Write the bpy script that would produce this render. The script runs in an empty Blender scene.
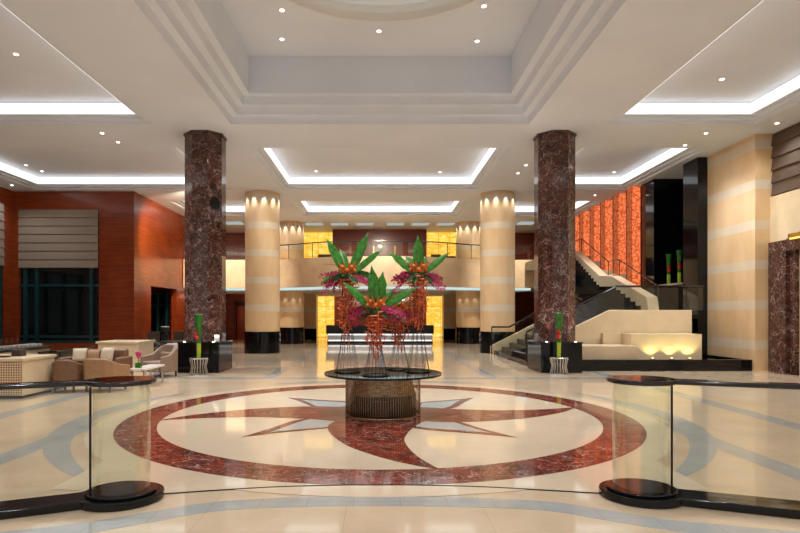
import bpy, math, random
from mathutils import Vector, Matrix
random.seed(7)
C = bpy.context.scene.collection
PI = math.pi
H = 7.09            # main ceiling height

# ------------------------------------------------------------------ mesh helpers
class MB:
    def __init__(s): s.v = []; s.f = []
    def add(s, vs, fs):
        o = len(s.v); s.v += [tuple(v) for v in vs]; s.f += [tuple(i + o for i in f) for f in fs]; return s
    def box(s, x0, x1, y0, y1, z0, z1):
        return s.add([(x0,y0,z0),(x1,y0,z0),(x1,y1,z0),(x0,y1,z0),(x0,y0,z1),(x1,y0,z1),(x1,y1,z1),(x0,y1,z1)],
                     [(0,3,2,1),(4,5,6,7),(0,1,5,4),(1,2,6,5),(2,3,7,6),(3,0,4,7)])
    def prism(s, pts, z0, z1):      # plan outline (x,y), counter-clockwise
        n = len(pts)
        vs = [(p[0],p[1],z0) for p in pts] + [(p[0],p[1],z1) for p in pts]
        fs = [tuple(range(n-1,-1,-1)), tuple(range(n,2*n))] + [(i,(i+1)%n,(i+1)%n+n,i+n) for i in range(n)]
        return s.add(vs, fs)
    def prism_y(s, pts, y0, y1):    # outline in (x,z)
        n = len(pts)
        vs = [(p[0],y0,p[1]) for p in pts] + [(p[0],y1,p[1]) for p in pts]
        fs = [tuple(range(n)), tuple(range(2*n-1,n-1,-1))] + [(i,i+n,(i+1)%n+n,(i+1)%n) for i in range(n)]
        return s.add(vs, fs)
    def prism_x(s, pts, x0, x1):    # outline in (y,z)
        n = len(pts)
        vs = [(x0,p[0],p[1]) for p in pts] + [(x1,p[0],p[1]) for p in pts]
        fs = [tuple(range(n-1,-1,-1)), tuple(range(n,2*n))] + [(i,(i+1)%n,(i+1)%n+n,i+n) for i in range(n)]
        return s.add(vs, fs)
    def lathe(s, cx, cy, prof, n=32, a=1.0, b=1.0):   # prof list of (r,z)
        vs = []; fs = []
        for r, z in prof:
            for k in range(n):
                t = 2*PI*k/n; vs.append((cx+a*r*math.cos(t), cy+b*r*math.sin(t), z))
        for i in range(len(prof)-1):
            for k in range(n):
                k2 = (k+1) % n
                fs.append((i*n+k, i*n+k2, (i+1)*n+k2, (i+1)*n+k))
        fs.append(tuple(range(n-1,-1,-1))); fs.append(tuple(range((len(prof)-1)*n, len(prof)*n)))
        return s.add(vs, fs)
    def tube(s, pts, r, n=8, r2=None, cap=True, flat=1.0):
        P = [Vector(p) for p in pts]; m = len(P); vs = []; fs = []
        for i, p in enumerate(P):
            d = (P[min(i+1,m-1)] - P[max(i-1,0)]).normalized()
            up = Vector((0,0,1)) if abs(d.z) < .95 else Vector((1,0,0))
            a = d.cross(up).normalized(); b = a.cross(d).normalized()
            rr = r if r2 is None else r + (r2-r)*i/(m-1)
            for k in range(n):
                t = 2*PI*k/n; vs.append(p + a*math.cos(t)*rr + b*math.sin(t)*rr*flat)
        for i in range(m-1):
            for k in range(n):
                k2 = (k+1) % n; fs.append((i*n+k, i*n+k2, (i+1)*n+k2, (i+1)*n+k))
        if cap: fs.append(tuple(range(n-1,-1,-1))); fs.append(tuple(range((m-1)*n, m*n)))
        return s.add(vs, fs)
    def ball(s, c, r, n=10, m=6, sz=1.0):
        prof = [(max(.02*r, r*math.sin(PI*i/m)), c[2]-r*sz*math.cos(PI*i/m)) for i in range(m+1)]
        return s.lathe(c[0], c[1], prof, n)
    def rot(s, ang, c=(0,0)):
        ca, sa = math.cos(ang), math.sin(ang)
        s.v = [(c[0]+(x-c[0])*ca-(y-c[1])*sa, c[1]+(x-c[0])*sa+(y-c[1])*ca, z) for x,y,z in s.v]; return s
    def move(s, dx, dy, dz=0):
        s.v = [(x+dx,y+dy,z+dz) for x,y,z in s.v]; return s
    def build(s, name, m, parent=None, bevel=0, solid=0, smooth=30, seg=2):
        me = bpy.data.meshes.new(name); me.from_pydata(s.v, [], s.f); me.validate(); me.update()
        if m: me.materials.append(m)
        me.shade_smooth()
        me.set_sharp_from_angle(angle=math.radians(smooth))
        o = bpy.data.objects.new(name, me); C.objects.link(o)
        if parent is not None:
            o.parent = parent; o.location = tuple(-c for c in parent.location) if parent.parent is None else (0,0,0)
        if solid:
            d = o.modifiers.new('solid', 'SOLIDIFY'); d.thickness = solid; d.offset = 0
        if bevel:
            b = o.modifiers.new('bevel', 'BEVEL'); b.width = bevel; b.segments = seg; b.limit_method = 'ANGLE'; b.angle_limit = math.radians(40)
        return o

def tag(o, label, cat, group=None):
    o['label'] = label; o['category'] = cat; o['kind'] = 'thing'
    if group: o['group'] = group
    return o
def thing(name, label, cat, loc=(0,0,0), group=None):
    o = bpy.data.objects.new(name, None); C.objects.link(o); o.location = loc
    return tag(o, label, cat, group)
def struct(o, label=None, cat=None):
    o['kind'] = 'structure'
    if label: o['label'] = label
    if cat: o['category'] = cat
    return o

# ------------------------------------------------------------------ materials
class NT:
    def __init__(s, name):
        s.m = bpy.data.materials.new(name); s.m.use_nodes = True; s.t = s.m.node_tree; s.t.nodes.clear()
        s.out = s.n('ShaderNodeOutputMaterial')
    def n(s, typ, **kw):
        nd = s.t.nodes.new(typ)
        for k, v in kw.items():
            if k.startswith('i_'): nd.inputs[k[2:].replace('_',' ')].default_value = v
            else: setattr(nd, k, v)
        return nd
    def l(s, a, b): s.t.links.new(a, b)
    def math(s, op, a, b=None, c=None, clamp=False):
        nd = s.n('ShaderNodeMath'); nd.operation = op; nd.use_clamp = clamp
        for i, x in enumerate((a, b, c)):
            if x is None: continue
            if isinstance(x, (int, float)): nd.inputs[i].default_value = x
            else: s.l(x, nd.inputs[i])
        return nd.outputs[0]
    def mix(s, fac, a, b):
        nd = s.n('ShaderNodeMix'); nd.data_type = 'RGBA'
        for sock, x in ((nd.inputs[0], fac), (nd.inputs[6], a), (nd.inputs[7], b)):
            if isinstance(x, (int, float)): sock.default_value = x
            elif isinstance(x, tuple): sock.default_value = x + (1,)
            else: s.l(x, sock)
        return nd.outputs[2]
    def pos(s, scale=(1,1,1)):
        g = s.n('ShaderNodeNewGeometry'); mp = s.n('ShaderNodeMapping'); mp.inputs['Scale'].default_value = scale
        s.l(g.outputs['Position'], mp.inputs['Vector']); return mp.outputs[0]
    def noise(s, vec, scale, detail=3, rough=.5, dist=0):
        nd = s.n('ShaderNodeTexNoise'); nd.inputs['Scale'].default_value = scale; nd.inputs['Detail'].default_value = detail
        nd.inputs['Roughness'].default_value = rough; nd.inputs['Distortion'].default_value = dist
        s.l(vec, nd.inputs['Vector']); return nd.outputs[0]
    def ramp(s, fac, stops):
        nd = s.n('ShaderNodeValToRGB'); e = nd.color_ramp.elements
        while len(e) < len(stops): e.new(.5)
        for el, (p, c) in zip(e, stops): el.position = p; el.color = c + (1,)
        s.l(fac, nd.inputs[0]); return nd.outputs[0]
    def bsdf(s, col, rough=.5, metal=0, spec=.5, coat=0, bump=None, **kw):
        b = s.n('ShaderNodeBsdfPrincipled')
        if isinstance(col, tuple): b.inputs['Base Color'].default_value = col + (1,)
        else: s.l(col, b.inputs['Base Color'])
        b.inputs['Roughness'].default_value = rough; b.inputs['Metallic'].default_value = metal
        b.inputs['Specular IOR Level'].default_value = spec; b.inputs['Coat Weight'].default_value = coat
        for k, v in kw.items(): b.inputs[k].default_value = v
        if bump is not None:
            bp = s.n('ShaderNodeBump'); bp.inputs['Strength'].default_value = .25; bp.inputs['Distance'].default_value = .01
            s.l(bump, bp.inputs['Height']); s.l(bp.outputs[0], b.inputs['Normal'])
        s.l(b.outputs[0], s.out.inputs[0]); return s.m

def plain(name, col, rough=.5, metal=0, var=.12, scale=6, spec=.5, coat=0, stretch=(1,1,1), bump=False, **kw):
    t = NT(name); nz = t.noise(t.pos(stretch), scale, 3)
    lo = tuple(c*(1-var) for c in col); hi = tuple(min(1,c*(1+var)) for c in col)
    return t.bsdf(t.ramp(nz, [(.3,lo),(.7,hi)]), rough, metal, spec, coat, nz if bump else None, **kw)

def veined(name, dark, mid, vein, scale=2.2, width=.035, rough=.1, amount=.8, patch=1.4, spec=.5, warp=.9):
    t = NT(name); p = t.pos()
    nz = t.noise(p, patch, 5, .6, .6)
    base = t.ramp(nz, [(.32,dark),(.5,mid),(.68,dark)])
    # warped coordinates
    w = t.n('ShaderNodeTexNoise'); w.inputs['Scale'].default_value = scale*1.3; w.inputs['Detail'].default_value = 4; t.l(p, w.inputs['Vector'])
    va = t.n('ShaderNodeVectorMath'); va.operation = 'MULTIPLY_ADD'; t.l(w.outputs[1], va.inputs[0]); va.inputs[1].default_value = (warp,)*3; t.l(p, va.inputs[2])
    cols = None
    for k, (sc, wd) in enumerate(((scale, width), (scale*2.7, width*1.2))):
        vo = t.n('ShaderNodeTexVoronoi'); vo.feature = 'DISTANCE_TO_EDGE'; vo.inputs['Scale'].default_value = sc; t.l(va.outputs[0], vo.inputs['Vector'])
        e = t.math('DIVIDE', vo.outputs['Distance'], wd, clamp=True); e = t.math('SUBTRACT', 1, e)
        cols = e if cols is None else t.math('MAXIMUM', cols, t.math('MULTIPLY', e, .6))
    gate = t.math('MULTIPLY', t.noise(p, patch*2.3, 3), 1.5, clamp=True)
    gate = t.math('POWER', gate, 2.0)
    fac = t.math('MULTIPLY', t.math('MULTIPLY', cols, gate), amount, clamp=True)
    return t.bsdf(t.mix(fac, base, vein), rough, spec=spec)

def emis(name, col, st):
    t = NT(name); e = t.n('ShaderNodeEmission'); e.inputs[0].default_value = col + (1,); e.inputs[1].default_value = st
    t.l(e.outputs[0], t.out.inputs[0]); return t.m

def glassm(name, tint, refl=1.0, rough=0.0):
    t = NT(name); tr = t.n('ShaderNodeBsdfTransparent'); tr.inputs[0].default_value = tint + (1,)
    gl = t.n('ShaderNodeBsdfGlossy'); gl.inputs['Roughness'].default_value = rough; gl.inputs[0].default_value = (1,1,1,1)
    lw = t.n('ShaderNodeLayerWeight'); lw.inputs[0].default_value = .5
    fr = t.math('MULTIPLY_ADD', t.math('POWER', lw.outputs['Facing'], 4.5), .6, .035)
    mx = t.n('ShaderNodeMixShader'); t.l(t.math('MULTIPLY', fr, refl, clamp=True), mx.inputs[0])
    t.l(tr.outputs[0], mx.inputs[1]); t.l(gl.outputs[0], mx.inputs[2]); t.l(mx.outputs[0], t.out.inputs[0]); return t.m

def banded(name):
    t = NT(name); g = t.n('ShaderNodeNewGeometry'); sp = t.n('ShaderNodeSeparateXYZ'); t.l(g.outputs['Position'], sp.inputs[0])
    z = t.math('FRACT', t.math('DIVIDE', t.math('ADD', sp.outputs[2], -1.85+1.2*4), 1.2))
    band = t.math('LESS_THAN', z, .235)
    nz = t.noise(t.pos((1,1,.35)), 2.0, 4)
    a = t.ramp(nz, [(.3,(.70,.47,.25)),(.7,(.80,.58,.34))])
    b = t.ramp(nz, [(.3,(.68,.57,.43)),(.7,(.76,.65,.50))])
    return t.bsdf(t.mix(band, a, b), .28, spec=.5)

def woodm(name, a, b, rough=.25, axis=(.35,.35,9), joint=0):
    t = NT(name); nz = t.noise(t.pos(axis), 3.0, 5, .6, .4); n2 = t.noise(t.pos((.5,.5,.5)), 1.2, 2)
    col = t.ramp(t.math('ADD', t.math('MULTIPLY', nz, .6), t.math('MULTIPLY', n2, .4)), [(.35,a),(.62,b)])
    return t.bsdf(col, rough, spec=.4, coat=.15)

def onyx(name, st):
    t = NT(name); g = t.n('ShaderNodeNewGeometry'); sp = t.n('ShaderNodeSeparateXYZ'); t.l(g.outputs['Position'], sp.inputs[0])
    nz = t.noise(t.pos((1,1,2.2)), 1.9, 5, .6, .8)
    col = t.ramp(nz, [(.30,(.85,.36,.02)),(.5,(1,.56,.07)),(.68,(1,.78,.26))])
    lines = None
    for ax, per, wd in ((0,.72,.03),(2,.8,.03),(2,.2,.035)):
        f = t.math('FRACT', t.math('DIVIDE', t.math('ADD', sp.outputs[ax], 40.1), per))
        k = t.math('MULTIPLY', t.math('LESS_THAN', f, wd/per*(1.5 if per > .3 else .5)), .75 if per > .3 else .3)
        lines = k if lines is None else t.math('MAXIMUM', lines, k)
    col = t.mix(lines, col, (.62,.26,.02))
    e = t.n('ShaderNodeEmission'); t.l(col, e.inputs[0]); e.inputs[1].default_value = st; t.l(e.outputs[0], t.out.inputs[0]); return t.m

def finmat(name, st):
    t = NT(name); p = t.pos((1,1,1))
    w = t.n('ShaderNodeTexNoise'); w.inputs['Scale'].default_value = 2.2; t.l(p, w.inputs['Vector'])
    va = t.n('ShaderNodeVectorMath'); va.operation = 'MULTIPLY_ADD'; t.l(w.outputs[1], va.inputs[0]); va.inputs[1].default_value = (.5,.5,.5); t.l(p, va.inputs[2])
    vo = t.n('ShaderNodeTexVoronoi'); vo.feature = 'DISTANCE_TO_EDGE'; vo.inputs['Scale'].default_value = 5.5; t.l(va.outputs[0], vo.inputs['Vector'])
    k = t.math('DIVIDE', vo.outputs['Distance'], .12, clamp=True)
    col = t.mix(k, (.42,.05,.012), (1.0,.22,.075))
    e = t.n('ShaderNodeEmission'); t.l(col, e.inputs[0]); e.inputs[1].default_value = st; t.l(e.outputs[0], t.out.inputs[0]); return t.m

def floorm(name, a, b, joint, per=1.2, rough=.07):
    t = NT(name); g = t.n('ShaderNodeNewGeometry'); sp = t.n('ShaderNodeSeparateXYZ'); t.l(g.outputs['Position'], sp.inputs[0])
    nz = t.noise(t.pos((1,1,1)), 1.3, 5, .6, .3)
    col = t.ramp(nz, [(.3,a),(.7,b)])
    k = None
    for ax in (0, 1):
        f = t.math('FRACT', t.math('DIVIDE', t.math('ADD', sp.outputs[ax], 60.3), per))
        q = t.math('LESS_THAN', f, .008/per); k = q if k is None else t.math('MAXIMUM', k, q)
    col = t.mix(t.math('MULTIPLY', k, joint), col, (.35,.26,.16))
    return t.bsdf(col, rough, spec=.55)

def lattice(name):
    t = NT(name); ch = t.n('ShaderNodeTexChecker'); ch.inputs['Scale'].default_value = 28
    ch.inputs[1].default_value = (.80,.62,.42,1); ch.inputs[2].default_value = (.30,.17,.08,1)
    mp = t.n('ShaderNodeMapping'); g = t.n('ShaderNodeNewGeometry'); t.l(g.outputs['Position'], mp.inputs['Vector'])
    mp.inputs['Rotation'].default_value = (0, PI/4, 0); t.l(mp.outputs[0], ch.inputs[0])
    return t.bsdf(ch.outputs[0], .5)

M = {}
M['ceil'] = plain('painted plaster', (.76,.80,.87), .75, var=.03, scale=.6)
M['wood'] = woodm('red veneer', (.16,.022,.005), (.30,.055,.010))
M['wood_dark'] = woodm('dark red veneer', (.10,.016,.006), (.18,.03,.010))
M['stone'] = banded('banded limestone')
M['beige'] = plain('beige limestone', (.72,.55,.36), .25, var=.08, scale=2)
M['cream'] = plain('cream stone', (.76,.61,.40), .3, var=.06, scale=2)
M['black'] = plain('polished black granite', (.004,.004,.0045), .07, var=.4, scale=30, spec=.35)
M['blackmatte'] = plain('black lacquer', (.006,.0055,.0055), .4, var=.2, scale=10)
M['emperador'] = veined('dark brown marble', (.022,.007,.005), (.085,.028,.018), (.60,.48,.44), 2.6, .028, .10, .85, patch=1.6, spec=.35)
M['rosso'] = veined('red floor marble', (.045,.008,.006), (.26,.035,.014), (.66,.50,.44), 2.6, .034, .08, .85, patch=2.0)
M['grey'] = floorm('blue grey floor marble', (.38,.39,.37), (.50,.50,.47), .5, .42, .08)
M['pale'] = floorm('pale grey floor marble', (.44,.46,.44), (.56,.57,.54), .0, 5, .07)
M['floor'] = floorm('beige floor marble', (.66,.50,.33), (.76,.59,.41), .3, 1.2, .06)
M['floor2'] = floorm('cream floor marble', (.78,.62,.44), (.84,.69,.50), .12, 1.2, .06)
M['cove'] = emis('even white glow', (1,.99,.975), 1.35)
M['cyan'] = emis('cool cove light', (.75,1,.98), .7)
M['lamp'] = emis('lamp lens', (1,.95,.88), 7.0)
M['uplamp'] = emis('uplight lens', (1,.9,.45), 5.0)
M['panel'] = emis('ceiling light panel', (.85,.97,.95), .42)
M['onyx'] = onyx('backlit onyx', 1.2)
M['onyxb'] = onyx('backlit onyx lower', 1.15)
M['fin'] = finmat('backlit orange glass', .98)
M['finside'] = finmat('dim orange glass return', .5)  # same glass as the fin fronts, side shade set by weaker emission
M['glass'] = glassm('clear glass', (.965,.972,.94), 1.0)
M['glassg'] = glassm('green tinted curved glass', (.965,.983,.948), 1.0)
M['tableglass'] = glassm('smoked table glass', (.20,.24,.22), 1.3, .02)
M['rail'] = plain('dark rosewood', (.012,.005,.005), .10, var=.35, scale=5, coat=.15)
M['darkmetal'] = plain('dark bronze metal', (.05,.04,.035), .3, 1, scale=10)
M['wire'] = plain('black wire', (.02,.018,.016), .35, .6)
M['bronze'] = plain('bronze rods', (.42,.30,.18), .25, 1, scale=10)
M['steel'] = plain('brushed steel', (.65,.63,.60), .25, 1, scale=10)
M['teal'] = plain('teal painted frame', (.005,.045,.048), .35)
M['nightglass'] = plain('dark window glass', (.006,.008,.009), .04, var=.5, scale=.6)
M['blind'] = plain('beige blind fabric', (.25,.19,.14), .85, var=.10, scale=14, bump=True)
M['blind2'] = plain('brown grasscloth', (.11,.07,.045), .8, var=.3, scale=10, stretch=(1,.6,7), bump=True)
M['brass'] = plain('brass', (.75,.50,.15), .2, 1)
M['lattice'] = lattice('lattice veneer')
M['taupe'] = plain('taupe upholstery', (.30,.20,.14), .85, var=.1, scale=30, bump=True)
M['tan'] = plain('tan leather', (.38,.21,.10), .55, var=.1, scale=12)
M['brown'] = plain('brown leather', (.20,.10,.05), .55, var=.12, scale=12)
M['darkbrown'] = plain('dark brown fabric', (.06,.035,.025), .8, var=.2, scale=20)
M['pillow'] = plain('cream cushion fabric', (.62,.50,.36), .9, var=.1, scale=30, bump=True)
M['white'] = plain('white porcelain', (.82,.78,.72), .25, var=.04)
M['seg'] = plain('seating fabric grey green', (.10,.09,.07), .8, var=.4, scale=20)
M['leaf'] = plain('glossy green leaf', (.045,.21,.02), .35, var=.5, scale=18, spec=.5)
M['leaf2'] = plain('dark green leaf', (.015,.07,.012), .4, var=.5, scale=18)
M['vase'] = plain('green leaf vase', (.02,.14,.012), .25, var=.5, scale=9, stretch=(3,3,.6))
M['vaseb'] = plain('lime vase foot', (.38,.50,.03), .2, var=.2, scale=9)
M['heli'] = plain('orange red bract', (.85,.15,.04), .4, var=.4, scale=40)
M['pink'] = plain('pink orchid petal', (.62,.06,.17), .5, var=.5, scale=30)
M['magenta'] = plain('magenta blossom', (.42,.008,.07), .5, var=.4, scale=30)
M['orange'] = plain('orange pincushion', (.80,.20,.015), .6, var=.4, scale=60)
M['redflower'] = plain('red anthurium', (.75,.012,.01), .35, var=.2, scale=20)
M['bark'] = plain('brown stems', (.20,.10,.05), .7, var=.3, scale=30)
M['wicker'] = plain('bronze weave', (.50,.33,.20), .35, .7, var=.6, scale=9, stretch=(1,1,5))
M['gap'] = plain('shadow black lining', (.01,.008,.007), .6)
M['dome'] = plain('dome plaster', (.80,.77,.72), .7, var=.03, scale=.6)
M['amber'] = emis('small amber wall lamp', (1,.55,.12), 2.0)

# ------------------------------------------------------------------ floor and inlays
def sheet(outline, z, m, name, lab=None, parent=None):
    mb = MB(); mb.add([(x,y,z) for x,y in outline], [tuple(range(len(outline)))])
    return mb.build(name, m, parent)
fl = MB().box(-16.4, 12.6, -2.5, 44.2, -.2, 0).build('floor', M['floor']); struct(fl, 'polished beige marble floor of the hotel lobby')
CX, CY = 0.0, 9.85
def annulus(r0, r1, a0, a1, z, n=96, cx=CX, cy=CY, taper=False):
    mb = MB(); vs = []; fs = []
    for k in range(n+1):
        t = a0+(a1-a0)*k/n; w = math.sin(PI*k/n)**.5 if taper else 1
        ri = r1-(r1-r0)*w
        vs += [(cx+ri*math.cos(t), cy+ri*math.sin(t), z), (cx+r1*math.cos(t), cy+r1*math.sin(t), z)]
    fs = [(2*k, 2*k+1, 2*k+3, 2*k+2) for k in range(n)]
    return mb.add(vs, fs)
# straight grey bands
gb = MB()
for x in (-6.35, -4.45, 4.45, 6.35):
    y0, y1 = (5.2, 30) if abs(x) > 5 else (5.6, 9)
    gb.add([(x-.17,y0,.002),(x+.17,y0,.002),(x+.17,y1,.002),(x-.17,y1,.002)], [(0,1,2,3)])
for x in (-3.0, 0, 3.0):
    gb.add([(x-.17,15.6,.002),(x+.17,15.6,.002),(x+.17,30,.002),(x-.17,30,.002)], [(0,1,2,3)])
for y in (15.2, 21.0, 26.0, 30.5):
    gb.add([(-6.5,y,.0025),(6.5 if y<17 else 4.4,y,.0025),(6.5 if y<17 else 4.4,y+.35,.0025),(-6.5,y+.35,.0025)], [(0,1,2,3)])
o = gb.build('trim_1', M['grey'], fl); struct(o, 'straight blue grey marble bands in the floor')
b2 = MB()
for a0, a1 in ((PI*.82, PI*1.3), (-PI*.3, PI*.18), (PI*.32, PI*.68)):
    m2 = annulus(4.62, 4.98, a0, a1, .003, 48, taper=True); b2.add(m2.v, m2.f)
struct(b2.build('trim_2', M['grey'], fl), 'blue grey crescents outside the red ring')
sheet([(CX+4.5*math.cos(t), CY+4.5*math.sin(t)) for t in [2*PI*k/96 for k in range(96)]], .004, M['floor2'], 'trim_3', parent=fl)
# near threshold: cream corner strips up to the joint
arc = [(-2.15,5.42),(-1.6,5.55),(-.9,5.68),(0,5.73),(.9,5.68),(1.6,5.56),(2.2,5.44)]
def smooth_line(pts, n=8):
    out = []
    P = [Vector((p[0],p[1],0)) for p in pts]
    for i in range(len(P)-1):
        p0 = P[max(i-1,0)]; p1 = P[i]; p2 = P[i+1]; p3 = P[min(i+2,len(P)-1)]
        for k in range(n):
            t = k/n
            q = .5*((2*p1)+(-p0+p2)*t+(2*p0-5*p1+4*p2-p3)*t*t+(-p0+3*p1-3*p2+p3)*t*t*t)
            out.append((q.x,q.y))
    out.append(tuple(pts[-1])); return out
def ribbon(pts, w, z0, z1, mb=None):
    mb = mb or MB(); P = [Vector(p[:2]) for p in pts]; vs = []; fs = []; n = len(P)
    for i, p in enumerate(P):
        d = (P[min(i+1,n-1)]-P[max(i-1,0)]).normalized(); nrm = Vector((-d.y,d.x))*w/2
        a = p+nrm; b = p-nrm
        vs += [(a.x,a.y,z0),(b.x,b.y,z0),(b.x,b.y,z1),(a.x,a.y,z1)]
    for i in range(n-1):
        for k in range(4):
            k2 = (k+1)%4; fs.append((4*i+k, 4*i+k2, 4*(i+1)+k2, 4*(i+1)+k))
    fs += [(3,2,1,0), (4*n-4,4*n-3,4*n-2,4*n-1)]
    return mb.add(vs, fs)
arcs = smooth_line(arc)
top = [(x, 5.9+0*y) for x,y in arcs]
cor = MB()
for sgn in (-1, 1):
    pts = [p for p in arcs if p[0]*sgn >= .0]
    pts.sort(key=lambda p: abs(p[0]))
    outl = [(p[0], p[1]+.004) for p in pts]
    up = [(sgn*3.2, 5.6), (sgn*3.2, 6.9), (sgn*1.5,6.0)]
    ol = outl + up
    if sgn < 0: ol = ol[::-1]
    cor.add([(x,y,.0045) for x,y in ol], [tuple(range(len(ol)))])
struct(cor.build('trim_4', M['floor2'], fl), 'cream marble corners beside the red ring')
struct(ribbon(arcs, .016, 0, .009).build('trim_5', M['darkmetal'], fl), 'thin dark metal joint strip in the floor')
band = smooth_line([(-5.5,3.55),(-4,4.05),(-3.0,4.35),(-2.4,4.56),(-1.95,4.82),(-1.5,5.08),(-.9,5.2),(0,5.24),(.9,5.2),(1.5,5.10),(1.95,4.86),(2.4,4.62),(3.0,4.45),(4,4.15),(5.5,3.7)])
struct(ribbon(band, .26, -.01, .003).build('trim_6', M['grey'], fl), 'blue grey curved marble band across the foreground')
# red ring
struct(annulus(3.56, 4.14, 0, 2*PI, .006, 128).build('trim_7', M['rosso'], fl), 'red marble ring in the floor')
# pinwheel
def rotp(p, k):
    x, y = p
    for _ in range(k): x, y = y, -x
    return (x+CX, y+CY)
left = [(-.70,-.70),(-.79,-1.05),(-.75,-1.45),(-.61,-1.95),(-.37,-2.5),(-.02,-2.98),(.33,-3.33),(.66,-3.56)]
right = [(.66,-3.56),(.47,-3.05),(.36,-2.5),(.33,-2.05),(.40,-1.6),(.52,-1.15),(.70,-.70)]
armp = smooth_line(left,6) + smooth_line(right,6)[1:]
wheel = MB()
for k in range(4):
    pts = [rotp(p,k) for p in armp]
    n = len(pts)
    wheel.add([(x,y,.0075+.0003*k) for x,y in pts], [tuple(range(n))])
wheel.add([(CX+1.02*math.cos(2*PI*k/48), CY+1.02*math.sin(2*PI*k/48), .0092) for k in range(48)], [tuple(range(48))])
struct(wheel.build('trim_8', M['rosso'], fl), 'red marble pinwheel star under the flower table')
spk, spg = MB(), MB()
for k in range(4):
    o_ = [(-1.92,-1.90),(-1.45,-1.60),(-.80,-1.28),(0,0),(-1.25,-.50),(-1.42,-.72),(-1.62,-1.25)]
    i_ = [(-1.60,-1.58),(-1.30,-1.40),(-.75,-1.16),(0,0),(-1.15,-.55),(-1.30,-.80),(-1.45,-1.22)]
    spk.add([rotp(p,k)+(.0062,) for p in o_], [(0,1,2,3),(0,3,4,5,6)])
    spg.add([rotp(p,k)+(.0068,) for p in i_], [(0,1,2,3),(0,3,4,5,6)])
struct(spk.build('trim_9', M['rosso'], fl), 'red edging of the diagonal star points')
struct(spg.build('trim_10', M['pale'], fl), 'pale grey diagonal star points in the floor')

# ------------------------------------------------------------------ ceiling
BIG = (-4.22, 4.22, 5.4, 16.3)
COF = [('L1',-14.9,-6.42,9.0,16.3), ('R1',6.42,10.62,9.0,16.3), ('C2',-4.22,4.22,18.65,24.85), ('L2',-14.9,-6.42,18.65,24.85),
       ('R2',6.42,10.62,18.65,24.85), ('C3',-4.22,4.22,27.35,31.5), ('L3',-10.0,-6.42,27.35,31.5), ('R3',6.42,10.62,27.35,31.5)]
holes = [BIG] + [c[1:] for c in COF]
xs = sorted({-16.4, 12.6} | {h[0] for h in holes} | {h[1] for h in holes}); ys = sorted({-2.5, 44.2} | {h[2] for h in holes} | {h[3] for h in holes})
cm = MB()
for i in range(len(xs)-1):
    for j in range(len(ys)-1):
        mx, my = (xs[i]+xs[i+1])/2, (ys[j]+ys[j+1])/2
        if any(h[0]<mx<h[1] and h[2]<my<h[3] for h in holes): continue
        cm.add([(xs[i],ys[j],H),(xs[i],ys[j+1],H),(xs[i+1],ys[j+1],H),(xs[i+1],ys[j],H)], [(0,1,2,3)])
ceiling = cm.build('ceiling', M['ceil']); struct(ceiling, 'pale grey coffered plaster ceiling')
def rings(mb, rect, prof):
    x0,x1,y0,y1 = rect; vs=[]; fs=[]
    for ins, z in prof:
        vs += [(x0+ins,y0+ins,z),(x1-ins,y0+ins,z),(x1-ins,y1-ins,z),(x0+ins,y1-ins,z)]
    for i in range(len(prof)-1):
        for k in range(4): k2=(k+1)%4; fs.append((4*i+k,4*(i+1)+k,4*(i+1)+k2,4*i+k2))
    return mb.add(vs, fs)
where = {'L1':'nearest left ceiling coffer','R1':'nearest right ceiling coffer','C2':'centre coffer behind the marble columns','L2':'left coffer by the red wood wall',
         'R2':'right coffer above the staircase','C3':'small far centre coffer','L3':'far left coffer behind the column','R3':'far right coffer over the orange fins'}
for nm,x0,x1,y0,y1 in COF:
    mb = rings(MB(), (x0,x1,y0,y1), [(0,H),(0,H+.07),(.17,H+.07),(.17,H+.15),(.34,H+.15),(.34,H+.50)])
    mb.add([(x0+.34,y0+.34,H+.50),(x0+.34,y1-.34,H+.50),(x1-.34,y1-.34,H+.50),(x1-.34,y0+.34,H+.50)], [(0,1,2,3)])
    struct(mb.build('coffer', M['ceil'], ceiling))
    e = MB()  # emissive band stands in for the riser face lit by the cove
    d0, d1 = .345, .375; za, zb = H+.17, H+.45
    e.box(x0+d0,x1-d0,y1-d1,y1-d0,za,zb); e.box(x0+d0,x1-d0,y0+d0,y0+d1,za,zb)
    e.box(x0+d0,x0+d1,y0+d1,y1-d1,za,zb); e.box(x1-d1,x1-d0,y0+d1,y1-d1,za,zb)
    tag(e.build('cove_light', M['cove']), 'white riser glowing in place of cove light around the '+where[nm], 'light', 'glowing cove risers')
# big coffer
x0,x1,y0,y1 = BIG
mb = rings(MB(), BIG, [(0,H),(0,H+.10),(.04,H+.20),(.22,H+.20),(.22,H+.30),(.26,H+.40),(.44,H+.40),(.44,H+.50),(.48,H+.61),(.66,H+.61),(.66,8.71)])
struct(mb.build('coffer', M['ceil'], ceiling))
R = 2.87; DC = (0.05, 10.85)
rx0,rx1,ry0,ry1 = x0+.66,x1-.66,y0+.66,y1-.66
angs = sorted(set([2*PI*k/72 for k in range(72)] + [math.atan2(yy-DC[1], xx-DC[0]) % (2*PI) for xx in (rx0,rx1) for yy in (ry0,ry1)]))
vs=[]; fs=[]
for t in angs:
    c, s = math.cos(t), math.sin(t); k = 1e9
    if c>1e-9: k=min(k,(rx1-DC[0])/c)
    if c<-1e-9: k=min(k,(rx0-DC[0])/c)
    if s>1e-9: k=min(k,(ry1-DC[1])/s)
    if s<-1e-9: k=min(k,(ry0-DC[1])/s)
    vs += [(DC[0]+R*c,DC[1]+R*s,8.71),(DC[0]+k*c,DC[1]+k*s,8.71)]
n=len(angs)
for i in range(n): j=(i+1)%n; fs.append((2*i,2*j,2*j+1,2*i+1))
mb=MB().add(vs,fs)
struct(mb.build('coffer_top', M['ceil'], ceiling))
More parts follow.
